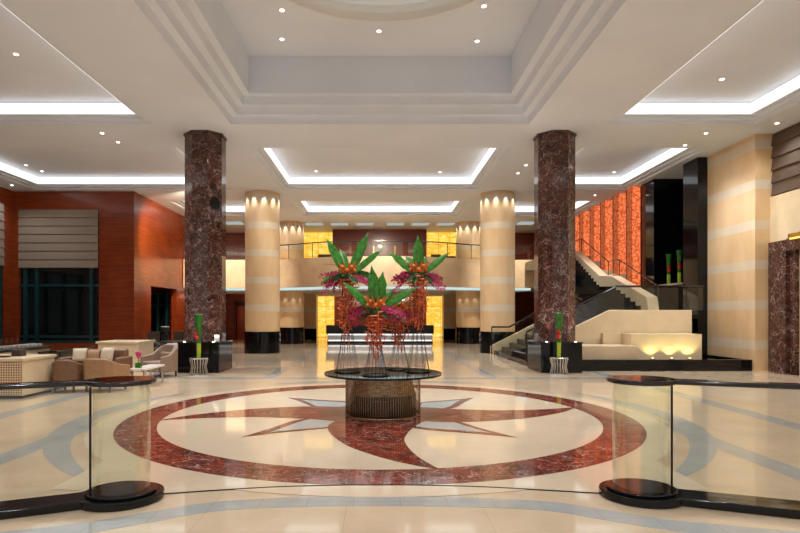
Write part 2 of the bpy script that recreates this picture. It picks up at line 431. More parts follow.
prof=[(R,8.71),(R+.0,8.66),(R-.06,8.66),(R-.06,8.86),(R+.35,8.86),(R+.35,9.25),(R-.4,9.5),(R-1.6,9.68),(.02,9.75)]
mb=MB(); vs=[]; fs=[]; n=96
for r,z in prof: vs += [(DC[0]+r*math.cos(2*PI*k/n),DC[1]+r*math.sin(2*PI*k/n),z) for k in range(n)]
for i in range(len(prof)-1):
    for k in range(n): k2=(k+1)%n; fs.append((i*n+k,(i+1)*n+k,(i+1)*n+k2,i*n+k2))
struct(mb.add(vs,fs).build('dome', M['dome'], ceiling))
mb=MB(); vs=[]; fs=[]
for r,z in ((R+.33,8.88),(R+.33,8.95),(R+.25,8.95),(R+.25,8.88)): vs += [(DC[0]+r*math.cos(2*PI*k/n),DC[1]+r*math.sin(2*PI*k/n),z) for k in range(n)]
for i in range(4):
    for k in range(n): k2=(k+1)%n; i2=(i+1)%4; fs.append((i*n+k,i*n+k2,i2*n+k2,i2*n+k))
tag(mb.add(vs,fs).build('dome_cove_light', M['cove']), 'hidden ring of light inside the round ceiling dome', 'light')
# slot of small light panels near the balcony ceiling
for k,xx in enumerate((-3.9,-2.4,-.9,.9,2.4,3.9)):
    w=.5
    tag(MB().box(xx-w,xx+w,33.9,34.7,H-.03,H-.005).build('ceiling_light_panel', M['panel']),
        ['leftmost pale light panel in the ceiling over the balcony','second pale light panel from the left over the balcony','pale light panel just left of centre over the balcony',
         'pale light panel just right of centre over the balcony','second pale light panel from the right over the balcony','rightmost pale light panel in the ceiling over the balcony'][k], 'light', 'light panels over the balcony')
for xx,lab in ((-8.6,'pale light panel in the ceiling above the left balcony end'),(8.6,'pale light panel in the ceiling above the right balcony end')):
    tag(MB().box(xx-.5,xx+.5,33.4,34.4,H-.03,H-.005).build('ceiling_light_panel', M['panel']), lab, 'light', 'light panels over the balcony')

# ------------------------------------------------------------------ lights
def light(typ, loc, power, col=(1,.93,.84), size=.1, aim=None, spot=70, blend=.6):
    d = bpy.data.lights.new(typ.lower()+'_light', typ); d.energy = power; d.color = col
    if typ == 'SPOT': d.spot_size = math.radians(spot); d.spot_blend = blend; d.shadow_soft_size = size
    elif typ == 'POINT': d.shadow_soft_size = size
    o = bpy.data.objects.new(typ.lower()+'_light', d); C.objects.link(o); o.location = loc
    if aim is not None:
        o.rotation_euler = (Vector(aim)-Vector(loc)).to_track_quat('-Z','Y').to_euler()
    return o
def downlight(px, py, hz, lab, power=420):
    Y = (hz-1.7)*576/(314.5-py); X = (px-380)*Y/576
    t = thing('downlight', lab, 'light', (X,Y,hz), 'recessed downlights')
    MB().lathe(X,Y,[(.05,hz-.005),(.072,hz-.012),(.076,hz-.001)],24).build('trim_ring', M['white'], t)
    MB().lathe(X,Y,[(.048,hz-.016),(.048,hz-.006)],20).build('lens', M['lamp'], t)
    if power: light('SPOT', (X,Y,hz-.05), power, (.93,.96,1.0), aim=(X,Y+.001,0), spot=125 if hz < 8 else 92, blend=1, size=.12)
HI = 8.71; HC = H+.50
dl = [(282,10,HI,'downlight at the upper left of the dome'),(282,39,HI,'downlight in the back left corner of the raised coffer'),
      (379,31,HI,'downlight directly behind the round dome'),(477,41,HI,'downlight in the back right corner of the raised coffer'),(484,6,HI,'downlight at the upper right of the dome'),
      (16,54,HC,'downlight inside the nearest left coffer'),(722,79,HC,'downlight inside the nearest right coffer'),
      (102,133,H,'larger downlight left of the left marble column top'),(118,142,H,'smaller downlight nearest the left marble column top'),
      (26,165,HC,'left one of two downlights by the left cove corner'),(42,171,HC,'right one of two downlights by the left cove corner'),(12,185,H,'downlight above the corner of the red wood wall'),
      (777,123,H,'downlight above the brown roman blind'),(706,133,H,'downlight above the beige stone pier'),(685,145,H,'small downlight above the black pillars'),
      (614,172,HC,'downlight inside the right coffer over the stairs'),(595,195,H,'downlight above the orange fins'),(518,173,H,'downlight left of the right marble column'),
      (526,165,H,'downlight at the upper left of the right marble column'),(440,172,HC,'right downlight inside the centre coffer'),(316,171,HC,'left downlight inside the centre coffer')]
for a in dl: downlight(*a, power=420 if a[0] not in (12,26,42,777) else 110)
for xx,yy,zz in ((-2.3,7,HI),(2.3,7,HI),(0,7,HI),(-9,2,H),(-4.5,1,H),(0,0.5,H),(4.5,1,H),(9,2,H),(-10,8,HC),(-8.5,11.5,HC),(8.5,11,HC),(-7.5,17.2,H),(0,17.3,H),(5.2,12.5,H),(-5.2,12.5,H),(0,26.1,H),(-8,26.1,H),(7.6,26.1,H)):
    light('SPOT',(xx,yy,zz-.06),420,(.93,.96,1.0),aim=(xx,yy+.001,0),spot=125,blend=1,size=.12)  # added spots without fixtures, raising the overall floor and ceiling light

# ------------------------------------------------------------------ walls
def wall_y(name, y, x0, x1, z0, z1, m, holes=(), t=.2, kind=True):   # faces -Y
    xs = sorted({x0,x1} | {h[0] for h in holes} | {h[1] for h in holes}); zs = sorted({z0,z1} | {h[2] for h in holes} | {h[3] for h in holes})
    mb = MB()
    for i in range(len(xs)-1):
        for j in range(len(zs)-1):
            a,b = (xs[i]+xs[i+1])/2,(zs[j]+zs[j+1])/2
            if any(h[0]<a<h[1] and h[2]<b<h[3] for h in holes): continue
            mb.box(xs[i],xs[i+1],y,y+t,zs[j],zs[j+1])
    return struct(mb.build(name, m))
def wall_x(name, xa, xb, y0, y1, z0, z1, m, holes=()):
    ys = sorted({y0,y1} | {h[0] for h in holes} | {h[1] for h in holes}); zs = sorted({z0,z1} | {h[2] for h in holes} | {h[3] for h in holes})
    mb = MB()
    for i in range(len(ys)-1):
        for j in range(len(zs)-1):
            a,b = (ys[i]+ys[i+1])/2,(zs[j]+zs[j+1])/2
            if any(h[0]<a<h[1] and h[2]<b<h[3] for h in holes): continue
            mb.box(xa,xb,ys[i],ys[i+1],zs[j],zs[j+1])
    return struct(mb.build(name, m))
wall_x('wall_left', -16.3, -16.0, -2.5, 25.5, 0, H, M['wood'], [(19.5,24.5,.45,6.45)])
wall_y('wall_left_back', 25.2, -16.0, -10.76, 0, H, M['wood'], [(-15.8,-12.3,.45,6.3)], t=.3)
wall_x('wall_left_side', -11.06, -10.76, 25.5, 38.4, 0, H, M['wood'], [(27.06,30.5,0,3.04)])
def window(name, lab, parts_x, y, z0, z1, trans, mullions):
    w = bpy.data.objects.new(name, None); C.objects.link(w); struct(w, lab)
    mb = MB().box(parts_x[0],parts_x[1],y+.14,y+.17,z0,z1); trans(mb).build('pane', M['nightglass'], w)
    f = MB()
    for a in mullions: f.box(a-.07,a+.07,y+.02,y+.14,z0,z1)
    for z in (z0+.06, z0+.28, 2.98): f.box(parts_x[0],parts_x[1],y+.04,y+.14,z-.05,z+.05)
    trans(f).build('window_frame', M['teal'], w)
window('window_1','dark window with teal frames under a beige roman blind',(-15.8,-12.3),25.2,.45,6.3,lambda m:m,(-15.55,-15.05,-12.65))
def turn(m):
    m.v=[(-16.0-(y-25.2),x+35.3+4.99-.0,z) for x,y,z in m.v]; return m   # x(-15.8..-12.3) -> y(24.5..28)
w2=MB().box(-16.17,-16.14,19.5,24.5,.45,6.45)
o=bpy.data.objects.new('window_2',None); C.objects.link(o); struct(o,'dark window with teal frames on the left side wall')
w2.build('pane',M['nightglass'],o)
f=MB()
for a in (19.6,21.2,22.8,24.35): f.box(-16.14,-16.02,a-.07,a+.07,.45,6.45)
for z in (.5,.75,2.98): f.box(-16.14,-16.04,19.5,24.5,z-.05,z+.05)
f.build('window_frame',M['teal'],o)
def blind(x0,x1,y,z0,z1,n,name,lab,m,axis='y',amp=.05):
    mb=MB(); pts=[]; st=(z1-z0)/n
    for k in range(n):
        zb=z0+k*st
        for q in (0,.06,.5,.94): pts.append((amp*(.25+.75*(1-q)) if q>.01 else amp*.1, zb+q*st))
    pts.append((0.0,z1))
    out=[(-p,z) for p,z in pts]; back=[(-p+.012,z) for p,z in reversed(pts)]
    ol=out+back
    n2=len(ol)
    if axis=='y':
        vs=[(x0,y+p,z) for p,z in ol]+[(x1,y+p,z) for p,z in ol]
    elif axis=='x+':
        vs=[(y-p,x0,z) for p,z in ol]+[(y-p,x1,z) for p,z in ol]
    else:
        vs=[(y+p,x0,z) for p,z in ol]+[(y+p,x1,z) for p,z in ol]
    fs=[(i,(i+1)%n2,(i+1)%n2+n2,i+n2) for i in range(n2)]+[tuple(range(n2)),tuple(range(2*n2-1,n2-1,-1))]
    o=mb.add(vs,fs).build(name,m,smooth=25); return tag(o,lab,'blind','roman blinds')
blind(-15.79,-12.31,25.18,3.73,6.29,7,'roman_blind','beige roman blind half lowered on the red wood wall',M['blind'])
blind(19.6,24.45,-15.98,3.75,6.4,7,'roman_blind','beige roman blind at the left picture edge',M['blind'],'x+')
# room behind side doorway
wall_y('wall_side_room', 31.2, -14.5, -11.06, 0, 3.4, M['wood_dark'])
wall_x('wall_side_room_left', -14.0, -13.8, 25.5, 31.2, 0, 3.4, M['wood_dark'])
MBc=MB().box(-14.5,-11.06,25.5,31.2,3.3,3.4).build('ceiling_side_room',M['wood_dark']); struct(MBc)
o=bpy.data.objects.new('window_3',None); C.objects.link(o); struct(o,'small teal framed window inside the side doorway')
MB().box(-13.2,-11.4,31.14,31.19,.2,2.9).build('pane',M['nightglass'],o)
f=MB()
for a in (-13.2,-12.6,-12.0,-11.5): f.box(a-.05,a+.05,31.02,31.14,.2,2.9)
for z in (.25,2.2,2.85): f.box(-13.2,-11.4,31.04,31.14,z-.04,z+.04)
f.build('window_frame',M['teal'],o)
# balcony back wall and lower back walls
wall_y('wall_back_upper', 38.0, -10.76, 11.1, 4.55, H, M['wood_dark'])
wall_y('wall_back_centre', 36.5, -3.0, 2.95, 4.55, H, M['wood'], t=.8)
f=MB()
for a in (-1.9,-.4,.95,2.2): f.box(a-.012,a+.012,36.46,36.5,4.6,6.05)
struct(f.build('trim_11', M['brass']), 'thin brass strips on the upper centre wood wall')
struct(MB().box(-3.0,2.95,36.42,36.5,6.1,H).build('trim_12', M['wood_dark']), 'dark wood band above the upper panelling')
wall_y('wall_back_left', 38.4, -10.76, -5.9, 0, 3.2, M['wood'], [(-9.6,-8.5,0,2.55)])
wall_y('wall_back_right', 38.4, 5.9, 12.5, 0, 3.2, M['wood_dark'])
wall_y('wall_back', 43.5, -11, 12.5, 0, H, M['wood'])
f=MB()
for a in (-2.6,-1.3,0,1.3,2.6): f.box(a-.02,a+.02,43.47,43.5,0,3.2)
struct(f.build('trim_13', M['gap']), 'vertical joints in the lower centre wood wall')
wall_x('wall_back_side', -6.15, -5.95, 39.97, 43.5, 0, 3.2, M['beige'])
wall_x('wall_back_side_right', 5.95, 6.15, 39.97, 43.5, 0, 3.2, M['beige'])
struct(MB().box(-9.7,-8.4,38.9,39.0,0,2.6).build('door_1', M['wood_dark']), 'dark open doorway in the far left wood wall')
def dframe(mb,x0,x1,y,z1,w):
    mb.box(x0-w,x0,y-.05,y+.2,0,z1+w); mb.box(x1,x1+w,y-.05,y+.2,0,z1+w); mb.box(x0,x1,y-.05,y+.2,z1,z1+w); return mb
struct(dframe(MB(),-9.6,-8.5,38.4,2.55,.14).build('trim_14', M['wood_dark']))
for x0_,x1_,lab in ((-5.2,-3.0,'upper left glowing yellow onyx panel behind the balcony'),(2.95,5.2,'upper right glowing yellow onyx panel behind the balcony')):
    t=thing('onyx_panel',lab,'panel',(x0_,37.9,4.55),'glowing onyx panels')
    MB().box(x0_,x1_,37.86,37.98,4.56,H-.01).build('backlit_stone',M['onyx'],t)
for x0_,x1_,lab in ((-4.85,-3.45,'lower left glowing yellow onyx panel beside the reception wall'),(3.5,4.95,'lower right glowing yellow onyx panel beside the reception wall')):
    t=thing('onyx_panel',lab,'panel',(x0_,43.4,0),'glowing onyx panels')
    MB().box(x0_,x1_,43.34,43.46,.02,3.6).build('backlit_stone',M['onyxb'],t)
# pilasters under the balcony
for s,lab in ((-1,'grey beige stone pier beside the lower left onyx panel'),(1,'grey beige stone pier beside the lower right onyx panel')):
    a,b=sorted((s*4.3,s*5.9))
    t=thing('stone_pier',lab,'pier',((a+b)/2,39.4,0),'stone piers under the balcony')
    MB().box(a,b,38.9,39.9,.75,3.2).build('shaft',M['stone'],t)
    MB().box(a-.03,b+.03,38.85,39.95,0,.75).build('plinth',M['black'],t)
    for q in (a+.4,b-.4): light('SPOT',(q,38.7,3.1),10,aim=(q,38.9,.8),spot=60,size=.03)

# balcony
pl=smooth_line([(-10.74,31.5),(-8.5,31.9),(-6.5,31.9),(-5,31.55),(-3.6,30.7),(-2,30.1),(0,29.9),(2,30.1),(3.6,30.7),(5,31.55),(6.5,31.9),(8.6,31.9)],6)
balc=thing('balcony','curved beige stone balcony across the back of the lobby','balcony',(0,31,3.2))
mb=MB().prism([(p[0],p[1]) for p in pl]+[(8.6,31.92),(10.28,31.92),(10.28,37.98),(-10.74,37.98)],3.25,4.55); mb.build('slab',M['beige'],balc)
ribbon(pl,.16,3.17,4.72).build('parapet',M['beige'],balc)
inner=[(p[0],p[1]+1.0) for p in pl]
ribbon(inner,.04,3.08,3.22).build('under_light',M['cyan'],balc)
MB().prism([(p[0],p[1]+1.05) for p in pl]+[(7.95,43.4),(-10.74,43.4)],3.06,3.24).build('soffit',M['ceil'],balc)
ribbon(pl,.02,4.72,5.48).build('glass_rail_panel',M['glass'],balc)
MB().tube([(p[0],p[1],5.52) for p in pl],.028,8).build('handrail',M['darkmetal'],balc)
for k in range(0,len(pl),6): MB().box(pl[k][0]-.015,pl[k][0]+.015,pl[k][1]-.015,pl[k][1]+.015,4.7,5.5).build('rail_post',M['darkmetal'],balc)
# sofa silhouettes on the balcony
for (px0,px1,yy,z1,lab) in ((318,331,33.0,5.15,'dark low sofa on the balcony left of the centre wall'),(431,441,33.0,5.15,'dark low sofa on the balcony right of the centre wall'),(445,456,33.0,5.05,'dark low sofa before the upper right onyx panel')):
    a=(px0-380)*yy/576; b=(px1-380)*yy/576
    t=thing('balcony_sofa',lab,'sofa',((a+b)/2,yy,4.55),'dark sofas on the balcony')
    MB().box(a,b,yy,yy+.18,4.72,z1).build('backrest',M['darkbrown'],t,bevel=.04)
    MB().box(a+.02,b-.02,yy+.16,yy+.7,4.62,4.9).build('seat',M['darkbrown'],t,bevel=.04)
    mb=MB()
    for q in (a+.05,b-.05):
        for w_ in (yy+.05,yy+.6): mb.box(q-.02,q+.02,w_-.02,w_+.02,4.55,4.72)
    mb.build('leg',M['wire'],t)

# ------------------------------------------------------------------ columns
def octa(cx,cy,a): 
    s=a*math.tan(PI/8); return [(cx+x,cy+y) for x,y in ((-s,-a),(s,-a),(a,-s),(a,s),(s,a),(-s,a),(-a,s),(-a,-s))]
for s,lab in ((-1,'left dark brown marble octagonal column on a black plinth'),(1,'right dark brown marble octagonal column on a black plinth')):
    cx=s*5.27; cy=17.4
    t=thing('marble_column',lab,'column',(cx,cy,0),'dark marble columns')
    MB().prism(octa(cx,cy,.555),.88,H-.01).build('shaft',M['emperador'],t,bevel=.006,seg=1)
    MB().prism(octa(cx,cy,.585),H-.07,H-.003).build('capital',M['emperador'],t)
    pln=MB().box(cx-.60,cx+.60,cy-.69,cy+.80,0,.88).build('plinth',M['black'],t,bevel=.01)
    MB().box(cx-.615,cx+.615,cy-.705,cy+.815,.86,.90).build('plinth_cap',M['black'],pln,bevel=.005)
    for k,(dx,dy) in enumerate(((-.5,-.63),(.5,-.63),(-.56,.62),(.56,.62))):
        if k<2 or dx*s<0:
            light('SPOT',(cx+dx*1.05,cy+dy*1.02,.96),22,(1,.93,.9),aim=(cx+dx*.45,cy+dy*.6,3.2),spot=70,size=.03)
    for q in (.42,-.42): MB().lathe(cx+q,cy-.64,[(.03,.90),(.032,.915)],16).build('uplight',M['lamp'],pln)
    if s<0:
        ux,uy=math.sqrt(.5),-math.sqrt(.5); c0=Vector((cx+.5565*ux,cy+.5565*uy,4.98)); tv=Vector((-uy,ux,0)); nv=Vector((ux,uy,0))
        mb=MB(); nn=32; vs=[c0+nv*q+tv*.17*math.cos(2*PI*k/nn)+Vector((0,0,.19*math.sin(2*PI*k/nn))) for q in (0,.008) for k in range(nn)]
        mb.add(vs,[tuple(range(nn,2*nn))]+[(k,(k+1)%nn,(k+1)%nn+nn,k+nn) for k in range(nn)]).build('dark_inlay',M['black'],t)['label']='round black inlay high on the column'
    for dx,dy in ((-.75,-.7),(.75,-.7),(-s*.9,.2)):
        light('SPOT',(cx+dx,cy+dy-.2,H-.05),45,aim=(cx+dx*.4,cy+dy*.5,3.0),spot=60,size=.05)
names={(25.7,-1):'left beige stone column nearest the flowers',(25.7,1):'right beige stone column at the foot of the stairs',(33.9,-1):'far left beige column half hidden behind the nearer one',(33.9,1):'far right beige column half hidden behind the nearer one'}
for cy in (25.7,33.9):
    for s in (-1,1):
        cx=s*5.24
        t=thing('stone_column',names[(cy,s)],'column',(cx,cy,0),'beige stone columns')
        MB().lathe(cx,cy,[(.76,.93),(.76,H-.01)],48).build('shaft',M['stone'],t)
        MB().lathe(cx,cy,[(.80,0),(.80,.95)],48).build('plinth',M['black'],t)
        for k in range(8):
            a=-PI/2+(k-3.5)*PI/5.5 if cy<30 else -PI/2+(k-3.5)*PI/5.5
            if k%1==0 and 1<=k<=6:
                light('SPOT',(cx+.92*math.cos(a),cy+.92*math.sin(a),H-.03),75,(.95,.97,1),aim=(cx+.76*math.cos(a),cy+.76*math.sin(a),5.3),spot=54,blend=.9,size=.03)
        if cy>30:
            for k in range(4):
                a=-PI/2+(k-1.5)*PI/5
                light('SPOT',(cx+.98*math.cos(a),cy+.98*math.sin(a),3.0),12,(1,.97,.95),aim=(cx+.74*math.cos(a),cy+.74*math.sin(a),1.5),spot=50,size=.02)

# ------------------------------------------------------------------ right side
wall_x('wall_right', 11.12, 11.4, 23.97, 38.4, 0, H, M['gap'])
pier=struct(MB().box(11.2,12.6,17.2,19.7,0,H).build('wall_right_pier', M['stone']),'banded beige stone pier on the right')
wall_x('wall_right_front', 11.65, 12.6, -2.5, 17.2, 0, 5.2, M['cream'], [(12.2,16.35,0,3.6)])
wall_x('wall_right_upper', 11.75, 12.6, -2.5, 17.2, 5.2, H, M['cream'])
blind(9.0,17.17,11.72,5.22,H-.02,5,'roman_blind','brown woven roman blind at the upper right corner',M['blind2'],'x-',.07)
# door with marble surround
d=bpy.data.objects.new('door_2',None); C.objects.link(d); struct(d,'doorway with dark marble surround at the right edge')
mb=MB().box(11.5,11.7,16.33,17.06,0,3.82).box(11.5,11.7,11.4,12.25,0,3.85).box(11.5,11.7,12.25,16.3,3.5,3.85)
mb.box(11.6,11.74,16.1,16.34,0,3.5).build('door_surround',M['emperador'],d)
MB().box(11.72,11.78,12.25,16.30,0,3.5).build('door_leaf',M['beige'],d)
for q,lab in ((15.9,'small brass lamp over the right doorway'),):
    t=thing('brass_lamp',lab,'lamp',(11.5,q,3.8))
    MB().box(11.42,11.52,q-.25,q+.25,3.84,3.96).build('lamp_body',M['brass'],t,bevel=.02)
    MB().box(11.44,11.5,q-.2,q+.2,3.80,3.84).build('lens',M['amber'],t)
# black pillars
def pillar(x0_,x1_,y0_,y1_,lab):
    t=thing('black_pillar',lab,'pillar',((x0_+x1_)/2,(y0_+y1_)/2,0),'polished black pillars')
    MB().box(x0_,x1_,y0_,y1_,0,H-.005).build('cladding',M['black'],t,bevel=.01)
pillar(10.87,11.2,19.7,20.66,'tall polished black pillar beside the beige pier')
pillar(10.87,11.12,22.87,23.95,'tall polished black pillar beside the orange fins')
struct(MB().box(12.0,12.2,20.66,22.85,0,H).build('wall_niche',M['black']),'black back of the niche')
struct(MB().box(11.21,12.2,20.4,20.66,0,H).build('wall_niche_side',M['black']))
struct(MB().box(11.13,12.2,22.87,23.1,0,H).build('wall_niche_end',M['black']))
t=thing('niche_shelf','dark shelf in the black niche holding two green vases','shelf',(11.4,21.7,2.8))
MB().box(10.88,12.0,20.67,22.84,2.80,2.85).build('board',M['black'],t,bevel=.005)
MB().box(10.87,10.89,20.68,22.84,2.79,2.86).build('edge_strip',M['steel'],t)
# orange fins
fins=[(24.2,2.9),(25.6,3.5),(27.1,3.78),(28.5,4.35),(30.0,4.75),(31.6,4.75)]
fl_=['nearest glowing orange glass fin beside the black pillar','second glowing orange glass fin from the black pillar','third glowing orange glass fin, at the kink of the handrail',
     'fourth glowing orange glass fin from the black pillar','fifth glowing orange glass fin, second from the far end','farthest glowing orange glass fin beside the marble column']
for (fy,fz),lab in zip(fins,fl_):
    t=thing('glass_fin',lab,'light panel',(10.8,fy,fz),'orange glass fins along the stairs')
    MB().box(10.60,10.94,fy,fy+.04,fz,H-.006).build('glowing_panel',M['fin'],t)
    MB().box(10.58,10.60,fy,fy+.5,fz,H-.006).build('glowing_return',M['finside'],t)
    MB().box(10.94,11.0,fy-.01,fy+.5,fz,H-.008).build('gap_shade_strip',M['gap'],t)  # black strip put in for the shadow gap between fins
    MB().box(10.57,10.60,fy+.5,fy+.55,fz,H-.008).build('gap_shade_strip',M['gap'],t)
    MB().box(10.31,11.0,fy-.12,fy+.8,fz-.45,fz-.01).build('stone_base',M['beige'],t,bevel=.01)

# stairs ------------------------------------------------------------
st=thing('staircase','wide black marble staircase with cream stone sides and glass rails','staircase',(8,21.5,0))
N=10; gx=.33; rz=.17; X0=4.87; YA,YB=19.35,24.6
mb=MB(); tr=MB()
for k in range(N):
    x=X0+gx*k
    inset=.30*max(0,3-k)   # lower steps fan out
    mb.prism([(x-.0,YA-inset*.35),(8.35,YA-(.0)),(8.35,YB),(x,YB)] if k<3 else [(x,YA),(8.35,YA),(8.35,YB),(x,YB)], rz*k, rz*(k+1)-.03)
    tr.box(x-.025,x+gx+.02 if k<N-1 else 8.35,YA-(inset*.3),YB,rz*(k+1)-.03,rz*(k+1))
mb.build('lower_flight',M['black'],st); tr.build('tread',M['black'],st,bevel=.004,seg=1)
MB().box(8.35,10.86,19.5,24.6,1.55,1.7).build('landing',M['black'],st)
# upper flight
up=MB(); prof=[]; y=21.4; z=1.7
steps=[]
for k in range(7): steps.append((y,z)); z+=.168; y+=.46
ymid=y; zmid=z; 
for k in range(10):
    if k==0: y=26.0
    steps.append((y,z)); z+=.168; y+=.34
prof=[]
for yy,zz in steps: prof += [(yy,zz),(yy,zz+.168)]
ytop=y; prof += [(ytop,4.556),(31.7,4.556),(31.7,4.1)]
prof += [(29.3,4.0),(26.0,2.5),(24.7,2.45),(21.7,1.4)]
n=len(prof)
def pf(mb,pts,x0_,x1_):
    n=len(pts); vs=[(x0_,a,b) for a,b in pts]+[(x1_,a,b) for a,b in pts]
    fs=[tuple(range(n)),tuple(range(2*n-1,n-1,-1))]+[(i,i+n,(i+1)%n+n,(i+1)%n) for i in range(n)]
    return mb.add(vs,fs)
pf(up,prof,8.0,9.9).build('upper_flight',M['black'],st)
sl=[(21.2,1.7),(21.4,2.35),(24.7,3.35),(26.0,3.45),(29.5,4.95),(31.8,4.95),(31.8,3.9),(29.5,3.8),(26,2.5),(24.7,2.4),(21.4,1.6)]
pf(MB(),sl,9.9,10.3).build('upper_stringer',M['cream'],st)
lg=MB(); ey=[f[0]-.12 for f in fins]+[32.6]
for i,(fy,fz) in enumerate(fins): lg.box(10.31,11.08,ey[i] if i else 23.97,ey[i+1],0,fz-.455)
struct(lg.build('wall_stair_ledge',M['cream']))
# far cream side of lower flight
MB().prism_y([(4.75,0),(4.75,.35),(8.0,2.0),(10.85,2.0),(10.85,0)],24.6,24.8).build('far_parapet',M['cream'],st)
# near solid side
MB().prism_y([(4.95+.95,0),(5.9,1.0),(7.67,1.85),(10.37,1.85),(10.37,0)],19.15,19.35).build('near_parapet',M['cream'],st,bevel=.01)
# rails with glass
def rail(pts,zoff,name='handrail',r=.035,parent=st): MB().tube([(a,b,c+zoff) for a,b,c in pts],r,8).build(name,M['rail'],parent)
def gpanel(pts,zlo,zhi,parent=st):
    mb=MB()
    for (a,b,c),(d_,e,f_) in zip(pts,pts[1:]):
        dx,dy=(d_-a),(e-b); L=math.hypot(dx,dy) or 1; nx,ny=-dy/L*.006,dx/L*.006
        mb.add([(a-nx,b-ny,c+zlo),(d_-nx,e-ny,f_+zlo),(d_-nx,e-ny,f_+zhi),(a-nx,b-ny,c+zhi),(a+nx,b+ny,c+zlo),(d_+nx,e+ny,f_+zlo),(d_+nx,e+ny,f_+zhi),(a+nx,b+ny,c+zhi)],
               [(0,1,2,3),(7,6,5,4),(0,4,5,1),(3,2,6,7),(0,3,7,4),(1,5,6,2)])
    mb.build('glass_panel',M['glass'],parent)
far=[(4.75,24.5,.25),(5.5,24.5,.25),(8.1,24.5,1.7),(9.8,24.5,1.7)]
rail(far,.92); gpanel(far,.12,.88)
near=[(4.95,19.45,.20),(5.5,19.45,.45),(7.9,19.25,1.72),(10.8,19.25,1.72)]
rail(near,.92); gpanel(near,.12,.88)
ur=[(10.35,21.4,2.0),(10.35,24.9,3.3),(10.35,26.1,3.35),(10.35,29.6,4.85),(10.35,31.8,4.85)]
rail(ur,.75,r=.028)
for a,b,c in ur: MB().tube([(a,b,c),(a,b,c+.75)],.018,6).build('rail_post',M['darkmetal'],st)
for a,b,c in (far[0],near[0]): MB().tube([(a,b,.02),(a,b,c+.92)],.025,8).build('rail_post',M['darkmetal'],st)

# black basin with cream blocks
t=thing('black_basin','long low black stone basin in front of the stairs','basin',(8.5,18.5,0))
bs=MB().box(5.88,11.19,17.3,17.45,0,.34).box(5.88,6.0,17.45,19.1,0,.34).box(11.05,11.19,17.45,19.7,0,.34).box(5.88,11.19,17.45,19.12,0,.28)
bs.build('basin_body',M['black'],t,bevel=.008)
tag(MB().box(6.2,7.93,17.7,18.9,.281,.73).build('stone_block',M['beige'],bevel=.008),'low beige stone block left of the lit block','block','stone blocks in the basin')
tag(MB().box(7.34+.6,10.17,18.2,19.1,.281,1.08).box(7.34,7.95,18.95,19.12,.281,1.08).build('stone_block',M['cream']),'cream stone block washed by three yellow uplights','block','stone blocks in the basin')
for px,lab in ((652,'left yellow uplight against the cream block'),(671,'middle yellow uplight against the cream block'),(689,'right yellow uplight against the cream block')):
    X=(px-380)*18.1/576
    u=thing('uplight',lab,'light',(X,18.05,.281),'yellow uplights in the basin')
    MB().lathe(X,18.05,[(.05,.281),(.06,.31),(.06,.33)],20).build('housing',M['darkmetal'],u)
    MB().lathe(X,18.05,[(.045,.331),(.045,.336)],20).build('lens',M['uplamp'],u)
    light('SPOT',(X,17.95,.36),13,(1,.85,.35),aim=(X,18.25,1.1),spot=110,size=.03)
light('SPOT',(8.6,16.6,H-.1),130,aim=(8.6,19.2,1.0),spot=55,size=.08)
# ------------------------------------------------------------------ reception desk
t=thing('reception_desk','long black reception desk with a lit silver lower band','desk',(0,34.4,0))
MB().box(-3.18,3.18,34.0,34.9,.56,1.06).build('desk_top_body',M['blackmatte'],t,bevel=.01)
sf=MB().box(-3.1,3.1,34.06,34.8,.12,.56).build('silver_front',M['steel'],t)
MB().box(-3.12,3.12,34.03,34.8,0,.12).build('plinth',M['blackmatte'],t)
MB().box(-3.05,3.05,33.99,34.03,.48,.555).build('light_strip',M['cove'],sf)
MB().box(-3.05,3.05,34.0,34.04,.13,.20).build('light_strip',M['cove'],sf)

# ------------------------------------------------------------------ centre table
CX=.05
tb=thing('display_table','round smoked glass table on a drum of bronze rods','table',(CX,CY,0))
MB().lathe(CX,CY,[(.975,.675),(.99,.685),(.99,.70),(.975,.71)],96).build('tabletop',M['tableglass'],tb)
MB().lathe(CX,CY,[(.985,.672),(.998,.676),(.998,.706),(.985,.71)],96)
rim=MB(); vs=[]; fs=[]; n=96
for r,z in ((.985,.678),(1.0,.678),(1.0,.711),(.985,.711)): vs += [(CX+r*math.cos(2*PI*k/n),CY+r*math.sin(2*PI*k/n),z) for k in range(n)]
for i in range(4):
    for k in range(n): k2=(k+1)%n; i2=(i+1)%4; fs.append((i*n+k,i*n+k2,i2*n+k2,i2*n+k))
rim.add(vs,fs).build('rim',M['black'],tb)
rods=MB()
for k in range(96):
    a=2*PI*k/96; rods.tube([(CX+.635*math.cos(a),CY+.635*math.sin(a),.03),(CX+.635*math.cos(a),CY+.635*math.sin(a),.665)],.0055,6)
rc=rods.build('rod_cage',M['bronze'],tb)
for z in (.015,.655):
    MB().tube([(CX+.635*math.cos(2*PI*k/64),CY+.635*math.sin(2*PI*k/64),z) for k in range(65)],.015,8).build('cage_ring',M['bronze'],rc)
ib=MB().lathe(CX,CY,[(.57,.006),(.57,.36)],64).build('inner_base',M['black'],tb)
MB().lathe(CX,CY,[(.56,.36),(.52,.45),(.50,.66)],64).build('inner_drum',M['wicker'],tb)
MB().box(-.13,.13,CY-.60,CY-.565,.05,.30).build('service_hatch',M['darkmetal'],ib,bevel=.005)

